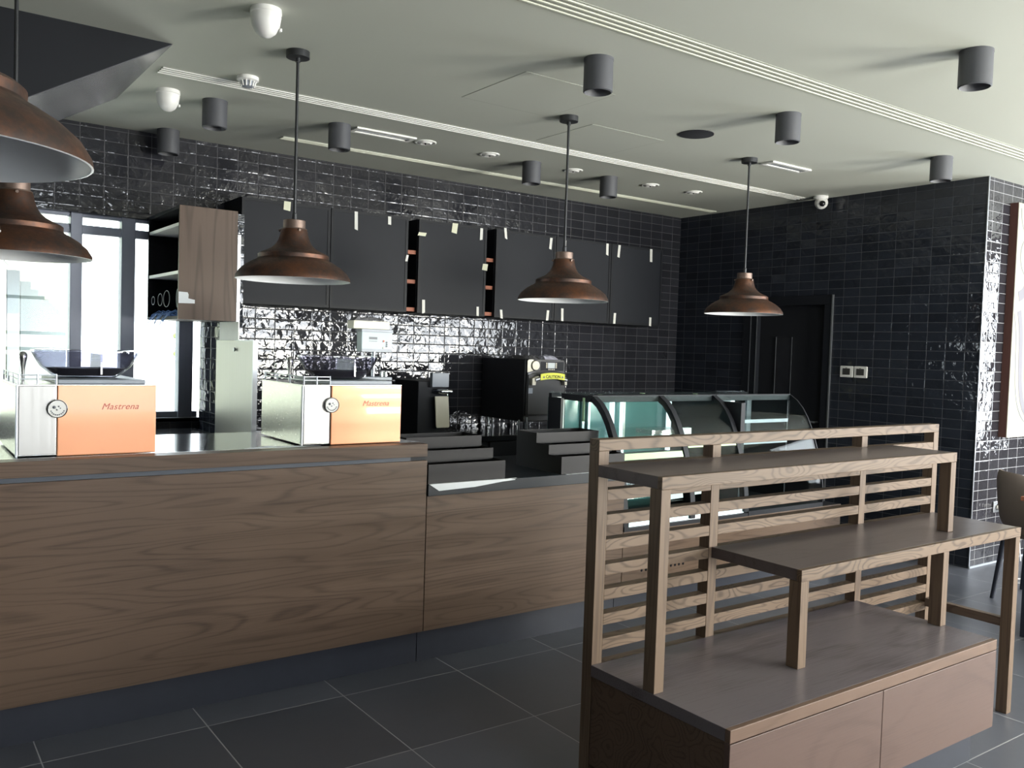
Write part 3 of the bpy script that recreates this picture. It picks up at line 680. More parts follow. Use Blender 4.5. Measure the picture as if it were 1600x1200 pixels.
# ================================================================== metal bins
def bins(x0, x1, tiers, label, y0=3.70):
    t = thing('condiment_bin_rack', label, 'bin rack', ((x0+x1)/2, y0+0.2, 0.895), 'stepped metal bin racks on the lower counter')
    th = 0.003; zb = 0.8955
    for k, (yf, zl, zt) in enumerate(tiers):
        # each tier: a front wall; floors between
        MB().box(x0+th, x1-th, yf, yf+th, zl, zt).build('front_wall', 'tray', t)
        yn = tiers[k+1][0] if k+1 < len(tiers) else y0+0.42
        MB().box(x0+th, x1-th, yf+th, yn, zl, zl+th).build('bin_floor', 'tray', t)
        for q in range(1, 3):
            xx = x0+(x1-x0)*q/3
            MB().box(xx-0.0015, xx+0.0015, yf+th, min(yf+0.12, yn+0.05), zl+th, zt-0.015).build('divider', 'tray', t)
    pts = [(y0, zb)]
    for k, (yf, zl, zt) in enumerate(tiers):
        if k: pts.append((yf, zl))
        pts.append((yf, zt))
        if k+1 < len(tiers): pts.append((tiers[k+1][0], tiers[k+1][1] if False else zt))
    # stepped side outline
    out = [(y0, zb), (y0, tiers[0][2])]
    out += [(tiers[1][0]+0.0, tiers[0][2]), (tiers[1][0], tiers[1][2])]
    out += [(tiers[2][0]+0.0, tiers[1][2]), (tiers[2][0], tiers[2][2]), (y0+0.42, tiers[2][2]), (y0+0.42, zb)]
    for xx in (x0, x1-th):
        MB().prism(out, 'x', xx, xx+th).build('side_plate', 'tray', t)
    MB().box(x0+th, x1-th, y0+0.417, y0+0.42, zb, tiers[2][2]).build('back_wall', 'tray', t)
    return t
bins(2.184, 2.645, [(3.70, 0.8955, 0.992), (3.815, 0.985, 1.045), (3.93, 1.04, 1.10)], 'stepped dark metal bin rack beside the tall counter')
bins(3.02, 3.486, [(3.70, 0.8955, 0.992), (3.815, 0.985, 1.045), (3.93, 1.04, 1.10)], 'stepped dark metal bin rack beside the glass display case')
pm = MB().add([(2.186, 3.699, 0.8962), (2.72, 3.699, 0.8962), (2.62, 3.6875, 0.8962), (2.186, 3.6875, 0.8962), (2.24, 3.6875, 0.862), (2.45, 3.6875, 0.868), (2.62, 3.6875, 0.884), (2.70, 3.6875, 0.888)],
               [(0, 3, 2, 1), (3, 4, 5, 6), (3, 6, 2), (2, 6, 7, 1)])
o = pm.build('paper_sheet', 'paper'); md = o.modifiers.new('thick', 'SOLIDIFY'); md.thickness = 0.001; md.offset = 1
tag(o, 'white paper sheet hanging over the slab edge under the left bin rack', 'paper')
o = MB().box(3.05, 3.47, 3.6880, 3.6990, 0.8951, 0.8962).build('paper_strip', 'paper'); tag(o, 'thin white paper strip under the right bin rack', 'paper')

# ================================================================== espresso machines
def machine(x0, label, tapx):
    t = thing('espresso_machine', label, 'espresso machine', (x0+0.25, 4.07, 1.0955), 'orange and steel espresso machines')
    zb, zt, yf, yb, W = 1.0955, 1.377, 3.812, 4.34, 0.510
    MB().box(x0+0.004, x0+W-0.004, yf+0.006, yb, zb+0.006, zt-0.004).build('body', 'steel', t)
    MB().box(x0+0.01, x0+0.138, yf, yf+0.006, zb+0.008, zt-0.006).build('steel_front', 'steel_z', t, bevel=0.002)
    MB().box(x0, x0+0.008, yf-0.001, yf+0.008, zb, zt).build('corner_post', 'alu', t, bevel=0.002)
    MB().box(x0+0.142, x0+W, yf-0.006, yf+0.012, zb+0.001, zt-0.002).build('orange_panel', 'orange', t, bevel=0.004)
    MB().box(x0, x0+W, yf-0.004, yb, zt-0.004, zt).build('top_plate', 'steel', t, bevel=0.001)
    MB().box(x0+0.0005, x0+0.004, yf+0.012, yb-0.01, zb+0.01, zt-0.01).build('side_panel', 'steel', t)
    bg_ = MB().cyl((x0+0.142, yf-0.007, 1.283), (x0+0.142, yf-0.013, 1.283), 0.036, 36).build('badge', 'white_plastic', t, smooth=True)
    ring = MB(); cxx, czz = x0+0.142, 1.283
    ring.tube([(cxx+0.034*math.cos(a), yf-0.0135, czz+0.034*math.sin(a)) for a in [i*math.pi/18 for i in range(37)]], 0.002, 6)
    ring.build('badge_ring', 'chrome', bg_, smooth=True)
    mk = MB()
    for k in range(9):
        a = math.pi*(1.12+0.76*k/8); mk.ball((cxx+0.024*math.cos(a), yf-0.0136, czz+0.024*math.sin(a)), 0.0028, 5)
    for dx, dz, r in ((-0.012, 0.006, 0.006), (0.004, 0.009, 0.003), (0.010, 0.002, 0.0022), (-0.002, -0.004, 0.003)):
        mk.ball((cxx+dx, yf-0.0136, czz+dz), r, 6)
    mk.build('badge_print', 'ink', bg_)
    text('brand_script', 'Mastrena', 0.036, 'brand', t, (x0+0.37, yf-0.0065, 1.288), shear=0.35, depth=0.0008, spacing=1.05)
    # cup rail
    zr = zt+0.036; x1 = x0+0.14
    for (a, b) in ((x0+0.012, yf+0.012), (x0+0.012, yf+0.18), (x0+0.012, yf+0.34), (x0+0.012, yb-0.02), (x1, yf+0.012), (x0+0.075, yf+0.012)):
        MB().cyl((a, b, zt), (a, b, zr+0.004), 0.0035, 8).build('rail_post', 'alu', t, smooth=True)
    for z in (zt+0.02, zr):
        MB().tube([(x1, yf+0.012, z), (x0+0.012, yf+0.012, z), (x0+0.012, yb-0.02, z)], 0.0025, 8).build('rail', 'alu', t, smooth=True)
    # tamper-shaped lever handle
    tx, ty = x0+tapx, 4.12
    MB().lathe(tx, ty, [(0.006, zt), (0.006, zt+0.03), (0.009, zt+0.06), (0.016, zt+0.095), (0.016, zt+0.108), (0.010, zt+0.118), (0.002, zt+0.121)], 20).build('lever_handle', 'steel', t, smooth=True)
    # hopper deck and bowl
    MB().box(x0+0.15, x0+0.475, yf+0.03, yb-0.05, zt, zt+0.018).build('hopper_deck', 'grey_plastic', t, bevel=0.003)
    cx, cy = x0+0.288, 4.06; zz = zt+0.018; sy = 0.62
    prof = [(0.115, zz), (0.135, zz+0.012), (0.175, zz+0.045), (0.198, zz+0.085), (0.205, zz+0.10), (0.209, zz+0.104), (0.209, zz+0.108), (0.203, zz+0.108), (0.193, zz+0.085), (0.170, zz+0.047), (0.131, zz+0.016), (0.002, zz+0.006)]
    h = MB().lathe(cx, cy, prof, 56, sy=sy).build('bean_hopper', 'hopper', t, smooth=True)
    MB().lathe(cx, cy, [(0.112, zz+0.008), (0.134, zz+0.022), (0.155, zz+0.040), (0.002, zz+0.044)], 40, sy=sy).build('beans', 'beans', h, smooth=True)
    MB().lathe(cx, cy, [(0.210, zz+0.109), (0.210, zz+0.114), (0.19, zz+0.117), (0.002, zz+0.118)], 56, sy=sy).build('hopper_lid', 'hopper', h, smooth=True)
    MB().box(cx+0.035, cx+0.043, cy-0.11, cy+0.11, zz+0.016, zz+0.10).build('hopper_divider', 'hopper', h)
    return t
machine(0.425, 'orange and steel espresso machine at the far left before the bright window', 0.06)
m2 = machine(1.572, 'orange and steel espresso machine standing near the right end of the tall counter', 0.06)
o = MB().add([(1.30, 3.79, 1.0965), (1.66, 3.79, 1.0965), (1.60, 3.81, 1.0965), (1.38, 3.812, 1.102), (1.45, 3.80, 1.106)], [(0, 1, 2, 3), (0, 4, 3)]).build('paper_scrap', 'paper')
o.modifiers.new('thick', 'SOLIDIFY').thickness = 0.001
tag(o, 'white paper scrap lying at the foot of the right espresso machine', 'paper')

# control box on a pole behind the right machine
t = thing('control_box', 'pale blue control box with red buttons on a metal pole behind the right espresso machine', 'control box', (2.22, 4.42, 1.095))
MB().box(2.13, 2.31, 4.365, 4.49, 1.096, 1.375).build('pedestal', 'black_matt', t)
MB().box(2.12, 2.32, 4.355, 4.495, 1.375, 1.392).build('platform', 'grey_plastic', t, bevel=0.003)
MB().cyl((2.235, 4.42, 1.392), (2.235, 4.42, 1.532), 0.011, 14).build('pole', 'alu', t, smooth=True)
for dx in (-0.06, 0.045, 0.07):
    MB().box(2.22+dx, 2.232+dx, 4.38, 4.40, 1.392, 1.42).build('bracket', 'alu', t, bevel=0.002)
bx = MB().box(2.145, 2.335, 4.39, 4.45, 1.530, 1.652).build('housing', 'panel_white', t, bevel=0.004)
MB().box(2.143, 2.337, 4.386, 4.455, 1.638, 1.655).build('lid', 'grey_plastic', bx, bevel=0.002)
MB().box(2.147, 2.333, 4.388, 4.392, 1.530, 1.546).build('lower_band', 'grey_plastic', bx)
MB().box(2.190, 2.240, 4.3885, 4.390, 1.598, 1.612).build('display', 'ink', bx)
MB().box(2.190, 2.240, 4.3890, 4.3905, 1.587, 1.590).build('printed_line', 'ink', bx)
for (x, z, m_, r) in [(2.280, 1.590, 'red', 0.006), (2.280, 1.553, 'cream', 0.006), (2.299, 1.584, 'ink', 0.005), (2.299, 1.573, 'ink', 0.005), (2.299, 1.562, 'ink', 0.005)]:
    MB().cyl((x, 4.3895, z), (x, 4.386, z), r, 14).build('button', m_, bx)
t = thing('wrapped_box', 'cream cardboard box on top of the control box', 'box', (2.20, 4.44, 1.655))
MB().box(2.10, 2.32, 4.40, 4.48, 1.6552, 1.699).build('carton', 'cream', t, bevel=0.003)

# drink dispenser
t = thing('water_dispenser', 'black tap dispenser with chrome faucet and cream sheet on the back counter', 'dispenser', (3.56, 5.95, 0.87))
xx0 = 3.46; yy = 5.86
MB().box(xx0-0.10, xx0+0.155, yy+0.02, yy+0.40, 0.8705, 1.30).build('body', 'black_matt', t, bevel=0.006)
MB().box(xx0, xx0+0.15, yy-0.02, yy+0.02, 1.255, 1.365).build('head', 'grey_plastic', t, bevel=0.003)
MB().tube([(xx0+0.035, yy+0.02, 1.225), (xx0+0.07, yy-0.05, 1.222), (xx0+0.155, yy-0.05, 1.222)], 0.017, 14).build('faucet', 'chrome', t, smooth=True)
MB().cyl((xx0+0.12, yy-0.05, 1.19), (xx0+0.12, yy-0.05, 1.24), 0.010, 12).build('spout', 'chrome', t, smooth=True)
MB().prism([(xx0+0.018, 1.185), (xx0+0.140, 1.185), (xx0+0.158, 0.952), (xx0+0.150, 0.94), (xx0+0.045, 0.94), (xx0+0.036, 0.952)], 'y', yy-0.035, yy-0.026).build('cover_sheet', 'cream', t, bevel=0.003)

# speed oven
t = thing('speed_oven', 'black and graphite speed oven with round dial and yellow label on the back counter', 'oven', (4.53, 6.13, 0.87))
ox0, ox1, oy, oz0, oz1 = 4.334, 4.735, 5.80, 0.965, 1.489
MB().box(ox0, ox1, oy+0.03, 6.462, oz0, oz1-0.004).build('casing', 'oven_side', t, bevel=0.01)
prof = [(ox0, 1.02), (ox1, 1.02), (ox1, 1.46)] + [(ox1-0.03+0.03*math.cos(a), 1.458+0.03*math.sin(a)) for a in [0.3, 0.8, 1.3]] + [(ox0+0.01, oz1)]
MB().prism(prof, 'y', oy, oy+0.03).build('front_panel', 'oven_grey', t, bevel=0.004)
MB().prism([(ox0+0.003, 1.378), (ox0+0.06, 1.392), (ox0+0.06, 1.405), (ox0+0.075, 1.415), (ox0+0.075, 1.470), (ox0+0.06, 1.486), (ox0+0.02, 1.486), (ox0+0.003, 1.475)], 'y', oy-0.003, oy-0.0002).build('cream_panel', 'cream', t)
MB().lathe(0, 0, [(0.002, 0)], 3)
dm = MB().cyl((ox0+0.080, oy-0.003, 1.437), (ox0+0.080, oy-0.018, 1.437), 0.037, 36).build('dial', 'cream', t, smooth=True, bevel=0.0)
MB().tube([(ox0+0.080+0.041*math.cos(a), oy-0.004, 1.437+0.041*math.sin(a)) for a in [i*math.pi/18 for i in range(37)]], 0.0028, 6).build('dial_ring', 'lens', dm, smooth=True)
MB().box(ox0+0.14, ox0+0.385, oy-0.002, oy-0.0002, 1.395, 1.470).build('keypad', 'charcoal', t)
MB().box(ox0+0.215, ox0+0.290, oy-0.004, oy-0.002, 1.415, 1.462).build('screen', 'screen', t)
for k in range(4):
    for xk in (ox0+0.196, ox0+0.298):
        MB().box(xk, xk+0.012, oy-0.004, oy-0.002, 1.418+0.012*k, 1.425+0.012*k).build('key', 'cream', t)
    MB().box(ox0+0.222+0.018*k, ox0+0.233+0.018*k, oy-0.004, oy-0.002, 1.401, 1.408).build('key', 'cream', t)
arc = [(ox0+0.01+0.39*k/12, 1.372+0.028*math.sin(math.pi*k/12)) for k in range(13)]
MB().prism(arc+[(x, z-0.012) for x, z in arc[::-1]], 'y', oy-0.006, oy-0.0002).build('door_gap', 'lens', t)
dd = MB().prism([(ox0+0.01, 1.03), (ox1-0.005, 1.03)]+[(x, z-0.013) for x, z in arc[::-1]], 'y', oy-0.012, oy-0.0005).build('oven_door', 'oven_grey', t, bevel=0.003)
hp = [(ox0+0.05+0.33*k/10, 1.318+0.03*math.sin(math.pi*k/10)) for k in range(11)]
MB().tube([(x, oy-0.05, z) for x, z in hp], 0.016, 12).build('handle', 'alu', dd, smooth=True)
MB().prism([(ox0+0.022, 1.275), (ox0+0.058, 1.275), (ox0+0.062, 1.305), (ox0+0.10, 1.338), (ox0+0.09, 1.352), (ox0+0.022, 1.33)], 'y', oy-0.05, oy-0.012).build('handle_bracket', 'cream', dd, bevel=0.003)
MB().prism([(ox1-0.035, 1.275), (ox1-0.010, 1.275), (ox1-0.012, 1.33), (ox1-0.05, 1.345)], 'y', oy-0.05, oy-0.012).build('handle_bracket', 'cream', dd, bevel=0.003)
lp = [(ox0+0.092+0.255*k/10, 1.334+0.020*math.sin(math.pi*(0.15+0.7*k/10))) for k in range(11)]
lb = MB().prism([(x, z+0.026) for x, z in lp]+[(x, z-0.026) for x, z in lp[::-1]], 'y', oy-0.070, oy-0.0665).build('warning_label', 'yellow', dd)
text('warning_text', 'CAUTION', 0.034, 'lens', lb, (ox0+0.222, oy-0.0705, 1.346), depth=0.0006, bold=0.0006)
for x in (ox0+0.125, ox0+0.320):
    MB().prism([(x-0.011, 1.336), (x+0.011, 1.336), (x, 1.356)], 'y', oy-0.0712, oy-0.0702).build('warning_triangle', 'ink', lb)
MB().box(ox0+0.012, ox0+0.055, oy-0.0135, oy-0.012, 1.205, 1.250).build('rating_plate', 'grey_plastic', dd)
for x in (ox0+0.04, ox1-0.04):
    for y in (oy+0.07, 6.40):
        MB().lathe(x, y, [(0.022, 0.8702), (0.022, 0.88), (0.014, 0.89), (0.014, oz0)], 16).build('foot', 'chrome', t, smooth=True)
def crumple(x0, x1, y0, y1, z0, hmax, seed, nx=9, ny=4):
    r = random.Random(seed); m = MB(); vs = []; fs = []
    for a in range(nx+1):
        for b in range(ny+1):
            e = min(a, nx-a, b, ny-b)
            h = 0.002 if e == 0 else hmax*r.uniform(0.45, 1.0)
            vs.append((x0+(x1-x0)*a/nx+(r.uniform(-.008, .008)), y0+(y1-y0)*b/ny+r.uniform(-.008, .008), z0+h))
    n0 = len(vs); vs += [(x, y, z0) for x, y, z in vs]
    q = lambda a, b: a*(ny+1)+b
    for a in range(nx):
        for b in range(ny):
            f = [q(a, b), q(a+1, b), q(a+1, b+1), q(a, b+1)]; fs.append(f); fs.append([n0+i for i in f[::-1]])
    rim = [q(a, 0) for a in range(nx)]+[q(nx, b) for b in range(ny)]+[q(a, ny) for a in range(nx, 0, -1)]+[q(0, b) for b in range(ny, 0, -1)]
    for k in range(len(rim)):
        a, b = rim[k], rim[(k+1) % len(rim)]; fs.append([a, b, n0+b, n0+a])
    return m.add(vs, fs)
tag(crumple(4.36, 4.54, 5.845, 6.15, 1.4865, 0.034, 4).build('plastic_film', 'film'), 'crumpled grey plastic film lying on top of the oven', 'plastic film')
tag(crumple(4.555, 4.715, 5.845, 6.05, 1.4865, 0.042, 9, 7, 4).build('paper_stack', 'paper_lilac'), 'loose lilac-white papers on top of the oven beside the plastic film', 'paper')
tag(crumple(2.11, 2.31, 4.405, 4.475, 1.6995, 0.030, 12, 8, 3).build('plastic_wrap', 'film'), 'crumpled grey plastic wrap on the cream box over the control box', 'plastic film')

# ================================================================== glass display case
PROF = [(4.015, 1.300), (3.955, 1.262), (3.905, 1.212), (3.862, 1.150), (3.825, 1.075), (3.795, 1.0), (3.768, 0.925), (3.745, 0.85), (3.728, 0.77), (3.716, 0.69), (3.708, 0.60), (3.706, 0.56)]
def offp(prof, d):
    out = []
    for i, p in enumerate(prof):
        a = Vector(prof[max(i-1, 0)]); b = Vector(prof[min(i+1, len(prof)-1)]); t = (b-a).normalized()
        out.append((p[0]-t.y*d*-1 if False else p[0]+(-t[1])*d, p[1]+t[0]*d))
    return out
def case(x0, x1, ribs, endpanel, label, prof, lowz):
    t = thing('display_case', label, 'display case', ((x0+x1)/2, 4.1, 0.53), 'curved glass display cases')
    inner = offp(prof, 0.006)
    MB().prism(prof+inner[::-1], 'x', x0+0.004, x1-0.004).build('curved_glass', 'case_glass', t, smooth=True)
    thick = offp(prof, 0.035)
    for (a, b) in ribs:
        MB().prism([(p[0]-0.006, p[1]) for p in prof]+thick[::-1], 'x', a, b).build('rib', 'black_matt', t, smooth=True)
    MB().box(x0, x1, 4.015, 4.06, 1.262, 1.305).build('top_rail', 'black_matt', t, bevel=0.002)
    MB().box(x0+0.002, x1-0.002, 4.06, 4.44, 1.296, 1.303).build('top_glass', 'case_glass', t)
    MB().box(x0, x1, 4.41, 4.44, 1.27, 1.296).build('back_rail', 'black_matt', t)
    MB().box(x0, x1, 4.42, 4.445, 0.53, 1.27).build('back_door', 'teal' if endpanel else 'black_matt', t)
    MB().box(x0, x1, 3.735, 4.42, 0.53, 0.545).build('floor_deck', 'black_matt', t)
    return t
c1 = case(3.50, 4.605, [(3.500, 3.535), (4.060, 4.10), (4.565, 4.605)], True, 'left glass display case with green protective tape', PROF, 0.56)
MB().box(3.498, 3.53, 4.31, 4.44, 0.90, 1.27).build('end_panel', 'black_matt', c1)
side = [(p[0]+0.012, p[1]) for p in PROF if p[1] > 0.9]
MB().prism([(y, z) for y, z in side]+[(3.78, 0.9), (4.31, 0.9), (4.31, 1.27)], 'x', 3.501, 3.506).build('side_glass', 'case_glass', c1)
MB().box(3.497, 3.503, 4.285, 4.31, 0.90, 1.27).build('side_mullion', 'white_metal', c1)
MB().box(3.499, 3.52, 4.03, 4.31, 1.262, 1.30).build('side_rail', 'black_matt', c1)
MB().box(3.54, 4.56, 3.86, 4.40, 1.050, 1.058).build('glass_shelf', 'case_glass', c1)
MB().box(3.51, 4.60, 3.80, 4.41, 0.868, 0.885).build('deck', 'slab', c1)
for x in (3.75, 3.80): MB().box(x, x+0.018, 4.395, 4.415, 0.89, 1.27).build('door_stile', 'alu', c1)
for x in (3.98, 4.075, 4.52): MB().box(x, x+0.02, 4.36, 4.39, 0.89, 1.26).build('upright', 'tube', c1)
MB().box(4.08, 4.095, 4.355, 4.36, 1.0, 1.26).build('upright', 'white_metal', c1)
MB().box(3.54, 4.58, 3.7215, 3.729, 0.552, 0.592).build('light_strip', 'tube', c1)
MB().box(3.505, 4.60, 3.700, 3.72, 0.53, 0.552).box(3.505, 3.54, 3.700, 3.72, 0.552, 0.62).build('lower_frame', 'black_matt', c1)
for (a, b, z) in [(3.515, 4.05, 0.955), (4.11, 4.56, 1.005)]:
    y = 3.7725 if z < 1 else 3.790
    MB().prism([(y, z-0.018), (y+0.014, z+0.018), (y+0.012, z+0.018), (y-0.002, z-0.018)], 'x', a, b).build('protective_tape', 'green_tape', c1)
MB().box(3.496, 3.498, 4.08, 4.10, 1.14, 1.285).build('protective_tape', 'green_tape', c1)
for x, z, y in [(3.78, 1.045, 3.806), (4.25, 1.045, 3.806)]:
    MB().prism([(y, z-0.015), (y+0.014, z+0.015), (y+0.012, z+0.015), (y-0.002, z-0.015)], 'x', x, x+0.022).build('tape_tab', 'green_tape', c1)
for x, y in [(3.60, 4.05), (4.1, 4.2), (4.5, 4.1)]:
    MB().box(x, x+0.02, y, y+0.03, 1.303, 1.305).build('tape_tab', 'green_tape', c1)
o = MB().prism([(3.95, 3.95), (4.25, 3.93), (4.26, 4.10), (3.97, 4.12)], 'z', 1.0585, 1.085).build('white_folder', 'steel'); tag(o, 'grey flat carton lying on the glass shelf of the display case', 'carton')
o = MB().prism([(4.13, 3.90), (4.24, 3.89), (4.25, 3.93), (4.14, 3.94)], 'z', 1.0585, 1.10).build('white_card', 'paper'); tag(o, 'small white card standing on the glass shelf of the display case', 'card')
for (x0, x1, z0, z1, y, l) in [(4.03, 4.20, 0.645, 0.76, 3.90, 'white instruction sheet in the lower left of the display case'), (4.26, 4.42, 0.66, 0.755, 3.90, 'white instruction sheet in the lower middle of the display case')]:
    o = MB().prism([(x0, z0), (x1-0.02 if False else x1, z0+0.005), (x1-0.02, z1), (x0-0.02, z1)], 'y', y, y+0.002).build('instruction_sheet', 'paper'); tag(o, l, 'paper', 'sheets inside the display case')
o = MB().box(3.53, 4.58, 3.86, 4.40, 0.636, 0.644).build('lower_shelf', 'case_glass', c1)

c2 = case(4.61, 5.41, [(5.400, 5.41)], False, 'right black display case with lit shelf fronts', PROF, 0.56)
MB().box(4.61, 4.65, 3.80, 4.42, 0.545, 1.262).build('end_wall', 'black_matt', c2)
MB().box(5.385, 5.398, 4.02, 4.42, 0.545, 1.262).build('end_wall', 'charcoal_edge', c2)
for z in (1.115, 0.965, 0.80):
    MB().box(4.66, 5.36, 4.02, 4.40, z-0.003, z+0.003).build('shelf', 'case_glass', c2)
    MB().box(4.66, 5.38, 4.005, 4.02, z-0.012, z+0.012).build('shelf_front', 'grey_plastic', c2)
MB().box(5.10, 5.17, 4.37, 4.40, 0.85, 1.255).build('upright', 'alu', c2)
MB().box(5.17, 5.21, 4.36, 4.39, 0.85, 1.255).build('upright', 'tube', c2)
MB().box(5.33, 5.38, 4.34, 4.36, 1.0, 1.25).build('upright', 'grey_plastic', c2)
MB().box(4.67, 5.05, 4.40, 4.418, 1.20, 1.25).build('louvre_panel', 'spot', c2)
for k in range(8):
    MB().box(4.67, 5.05, 4.41, 4.418, 1.17-0.022*k, 1.176-0.022*k).build('louvre', 'charcoal', c2)
MB().box(4.61, 5.41, 3.704, 3.716, 0.53, 0.56).build('lower_frame', 'black_matt', c2)

# ================================================================== slatted display shelf
t = thing('stepped_display_shelf', 'worn oak stepped display shelf with slatted back in the right foreground', 'display shelf', (3.05, 1.93, 0))
BY0, BY1 = 2.236, 2.286
def board(name, x0, x1, y0, y1, z0, z1, mat, par=None): return MB().box(x0, x1, y0, y1, z0, z1).build(name, mat, par or t, bevel=0.0015)
# uprights of the back frame
for (a, b) in [(1.988, 2.034), (2.560, 2.606), (3.534, 3.578), (4.134, 4.176)]:
    board('post', a, b, BY0, BY1, 0.0, 1.234, 'ash_z')
board('top_rail', 1.988, 4.176, BY0, BY1, 1.2342, 1.273, 'ash_x')
xs = [(2.034, 2.560), (2.606, 3.534), (3.578, 4.134)]
for k in range(1, 11):
    z1 = 1.273-0.0866*k
    for (a, b) in xs:
        board('slat', a+0.0005, b-0.0005, BY0+0.001, BY1-0.004, z1-0.039, z1, 'ash_x')
# top tier
def shelf(name, x0, x1, y0, y1, z0, z1):
    board(name, x0+0.002, x1-0.002, y0+0.0205, y1-0.0005, z0, z1, 'shelf_x')
    board('front_edge', x0, x1, y0, y0+0.02, z0, z1+0.0002, 'ash_x')
shelf('top_shelf', 1.985, 3.770, 1.933, BY0, 1.147, 1.187)
board('leg', 1.985, 2.027, 1.934, 1.984, 0.4985, 1.1465, 'ash_z')
board('leg', 3.728, 3.769, 1.934, 1.984, 0.8445, 1.1465, 'ash_z')
# middle tier
shelf('middle_shelf', 2.572, 4.163, 1.830, BY0, 0.803, 0.844)
board('leg', 2.573, 2.617, 1.831, 1.880, 0.4985, 0.8025, 'ash_z')
board('leg', 3.508, 3.549, 1.831, 1.885, 0.4985, 0.8025, 'ash_z')
board('leg', 4.121, 4.161, 1.831, 1.880, 0.0, 0.8025, 'ash_z')
board('stretcher', 4.125, 4.158, 1.880, BY0, 0.388, 0.428, 'ash_y')
# base cabinet
board('base_top', 1.985, 3.549, 1.646, BY0, 0.459, 0.498, 'base_x')
board('front_edge', 1.985, 3.549, 1.626, 1.6455, 0.459, 0.4982, 'edge_x')
board('base_body', 1.988, 3.546, 1.648, BY0-0.004, 0.152, 0.4585, 'oak_x')
board('cabinet_door', 1.986, 2.7655, 1.626, 1.6475, 0.152, 0.4555, 'door_x')
board('cabinet_door', 2.7685, 3.549, 1.626, 1.6475, 0.152, 0.4555, 'door_x')
board('base_plinth', 2.03, 3.515, 1.690, BY0-0.03, 0.0, 0.1515, 'plinth')

# ================================================================== right side
t = thing('wall_picture', 'large cream picture with grey curves in a dark red-brown frame on the alcove wall', 'picture', (7.9, 3.31, 1.0))
MB().box(7.128, 7.150, 3.283, YA-0.001, 1.0, 2.82).box(7.150, 8.68, 3.283, YA-0.001, 2.80, 2.82).box(7.150, 8.68, 3.283, YA-0.001, 1.0, 1.02).box(8.66, 8.68, 3.283, YA-0.001, 1.02, 2.80).build('frame', 'art_frame', t)
MB().box(7.129, 8.68, 3.279, 3.283, 1.0, 2.82).build('canvas', 'canvas', t)
def band(pts, w_, name, mat, y):
    m = MB(); L = []; R_ = []
    for i, p in enumerate(pts):
        a = Vector(pts[max(i-1, 0)]); b = Vector(pts[min(i+1, len(pts)-1)]); d = (b-a).normalized(); ww = w_[i] if isinstance(w_, list) else w_
        L.append((p[0]-d.y*ww, y, p[1]+d.x*ww)); R_.append((p[0]+d.y*ww, y, p[1]-d.x*ww))
    n = len(pts)
    m.add(L+R_, [(i, i+1, n+i+1, n+i) for i in range(n-1)]); o = m.build(name, mat, t)
    o.modifiers.new('thick', 'SOLIDIFY').thickness = 0.001; return o
def curve(f, n=24): return [f(k/n) for k in range(n+1)]
YC = 3.2775
def arc2(pts, n=6):
    out = []
    for i in range(len(pts)-1):
        p0 = pts[max(i-1, 0)]; p1 = pts[i]; p2 = pts[i+1]; p3 = pts[min(i+2, len(pts)-1)]
        for k in range(n):
            t_ = k/n
            out.append(tuple(0.5*(2*p1[c]+(p2[c]-p0[c])*t_+(2*p0[c]-5*p1[c]+4*p2[c]-p3[c])*t_*t_+(3*p1[c]-p0[c]-3*p2[c]+p3[c])*t_**3) for c in (0, 1)))
    return out+[pts[-1]]
U = [(7.19, 1.98), (7.235, 1.82), (7.25, 1.60), (7.27, 1.40), (7.33, 1.24), (7.45, 1.13), (7.62, 1.10), (7.80, 1.20), (7.93, 1.45), (7.98, 1.8)]
band(arc2([(x-0.045, z-0.012) for x, z in U]), 0.0035, 'painted_line', 'art_line', YC)
band(arc2([(x+0.035, z+0.01) for x, z in U]), 0.030, 'painted_band', 'art_grey', YC)
band(arc2([(x+0.10, z+0.03) for x, z in U[1:-1]]), 0.0035, 'painted_line', 'art_line', YC)
band(arc2([(x+0.16, z+0.10) for x, z in U[1:-2]]), 0.028, 'painted_band', 'art_pink', YC)
band(arc2([(7.20, 2.10), (7.27, 2.13), (7.36, 2.22), (7.46, 2.36)]), 0.040, 'painted_band', 'art_grey', YC)
band(arc2([(7.40, 2.60), (7.27, 2.56), (7.20, 2.46), (7.22, 2.33), (7.33, 2.24), (7.45, 2.24)]), 0.0035, 'painted_line', 'art_line', YC)
band(arc2([(7.17, 2.78), (7.20, 2.66), (7.28, 2.58), (7.42, 2.54)]), 0.0035, 'painted_line', 'art_line', YC)
band(arc2([(7.24, 2.80), (7.30, 2.70), (7.45, 2.66)]), 0.016, 'painted_band', 'art_grey', YC)

for (y0, l) in [(4.397, 'white framed wall switch, left one of the pair beside the door'), (4.265, 'white framed wall switch, right one of the pair beside the door')]:
    t = thing('wall_switch', l, 'switch', (XR, y0+0.063, 1.417), 'wall switches beside the black door')
    MB().box(XR-0.012, XR, y0, y0+0.126, 1.415, 1.513).build('switch_frame', 'white_plastic', t, bevel=0.006)
    MB().box(XR-0.016, XR-0.012, y0+0.027, y0+0.099, 1.437, 1.492).build('switch_plate', 'spot_in', t, bevel=0.002)
    MB().box(XR-0.0175, XR-0.016, y0+0.055, y0+0.070, 1.496-0.002, 1.500-0.002).build('marking', 'lens', t)

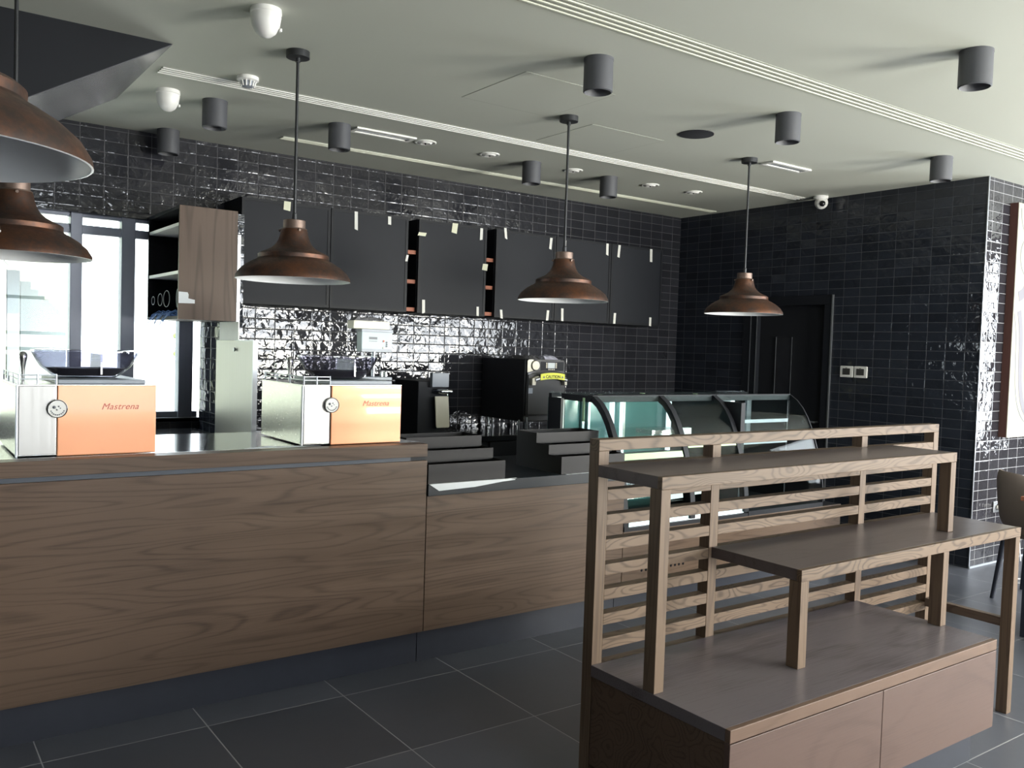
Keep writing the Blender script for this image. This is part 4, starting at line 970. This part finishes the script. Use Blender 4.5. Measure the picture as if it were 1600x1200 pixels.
t = thing('wall_socket', 'metal wall socket with white plug low on the alcove wall', 'socket', (7.16, YA-0.006, 0.40))
MB().box(7.10, 7.235, YA-0.012, YA-0.001, 0.405, 0.490).build('socket_plate', 'alu', t, bevel=0.003)
MB().cyl((7.145, YA-0.012, 0.447), (7.145, YA-0.016, 0.447), 0.026).build('socket_face', 'chrome', t)
t = thing('plug_cord', 'white plug with cord hanging from the wall socket', 'plug', (7.15, YA-0.04, 0.43))
MB().tube([(7.145, YA-0.017, 0.447), (7.15, YA-0.05, 0.44), (7.20, YA-0.075, 0.43)], 0.016, 12).build('plug', 'white_plastic', t, smooth=True)
MB().tube([(7.20, YA-0.075, 0.43), (7.26, YA-0.09, 0.42), (7.31, YA-0.10, 0.34), (7.33, YA-0.11, 0.2), (7.33, YA-0.13, 0.02)], 0.004, 8).build('cord', 'white_cord', t, smooth=True)
o = MB().tube([(6.55, 2.98, 0.007), (6.70, 2.96, 0.012), (6.76, 2.99, 0.007), (6.80, 2.90, 0.007)], 0.006, 8).tube([(6.62, 2.99, 0.006), (6.66, 2.86, 0.006), (6.70, 2.78, 0.006)], 0.004, 6).build('floor_cable', 'white_cord', smooth=True)
tag(o, 'short piece of white cable lying on the floor by the tiled corner', 'cable')

# chair
t = thing('upholstered_chair', 'beige upholstered dining chair at the right edge before the tiled wall', 'chair', (6.29, 2.62, 0))
bx_, by_ = 6.29, 2.62
bm_ = MB(); n = 18; outer = []; zs = [0.50, 0.54, 0.62, 0.71, 0.80, 0.845, 0.865]
R0 = [0.245, 0.262, 0.275, 0.285, 0.290, 0.285, 0.275]
vs = []
for i, z in enumerate(zs):
    for k in range(n+1):
        a = math.radians(60+(225-60)*k/n)   # open towards the camera side and right
        vs.append((bx_+R0[i]*math.cos(a)*1.05, by_+R0[i]*math.sin(a), z-0.10*abs((k/n-0.5)*2)**3*(1 if i > 3 else 0)))
fs = [(i*(n+1)+k, i*(n+1)+k+1, (i+1)*(n+1)+k+1, (i+1)*(n+1)+k) for i in range(len(zs)-1) for k in range(n)]
o = bm_.add(vs, fs).build('backrest', 'fabric', t, smooth=True); md = o.modifiers.new('thick', 'SOLIDIFY'); md.thickness = 0.06; md.offset = -1
b_ = o.modifiers.new('round', 'BEVEL'); b_.width = 0.02; b_.segments = 3
o.modifiers.move(2, 1) if False else None
MB().lathe(bx_+0.02, by_, [(0.19, 0.42), (0.225, 0.43), (0.232, 0.46), (0.215, 0.49), (0.002, 0.495)], 36).build('seat', 'fabric', t, smooth=True)
for (a, b) in ((-0.17, -0.17), (-0.17, 0.17), (0.17, -0.17), (0.17, 0.17)):
    MB().tube([(bx_+a, by_+b, 0.425), (bx_+a*1.25, by_+b*1.25, 0.0)], 0.021, 12, 0.014).build('leg', 'navy', t, smooth=True)
# table
t = thing('cafe_table', 'red-brown topped table with dark navy panel base at the right edge', 'table', (5.64, 1.98, 0))
MB().box(5.34, 5.93, 1.62, 2.36, 0.79, 0.815).build('table_top', 'redwood', t, bevel=0.002)
MB().box(5.365, 5.40, 1.66, 2.335, 0.0, 0.79).build('side_panel', 'navy', t)
MB().box(5.87, 5.905, 1.66, 2.335, 0.0, 0.79).build('side_panel', 'navy', t)
MB().box(5.40, 5.87, 2.29, 2.32, 0.0, 0.79).build('back_panel', 'navy', t)
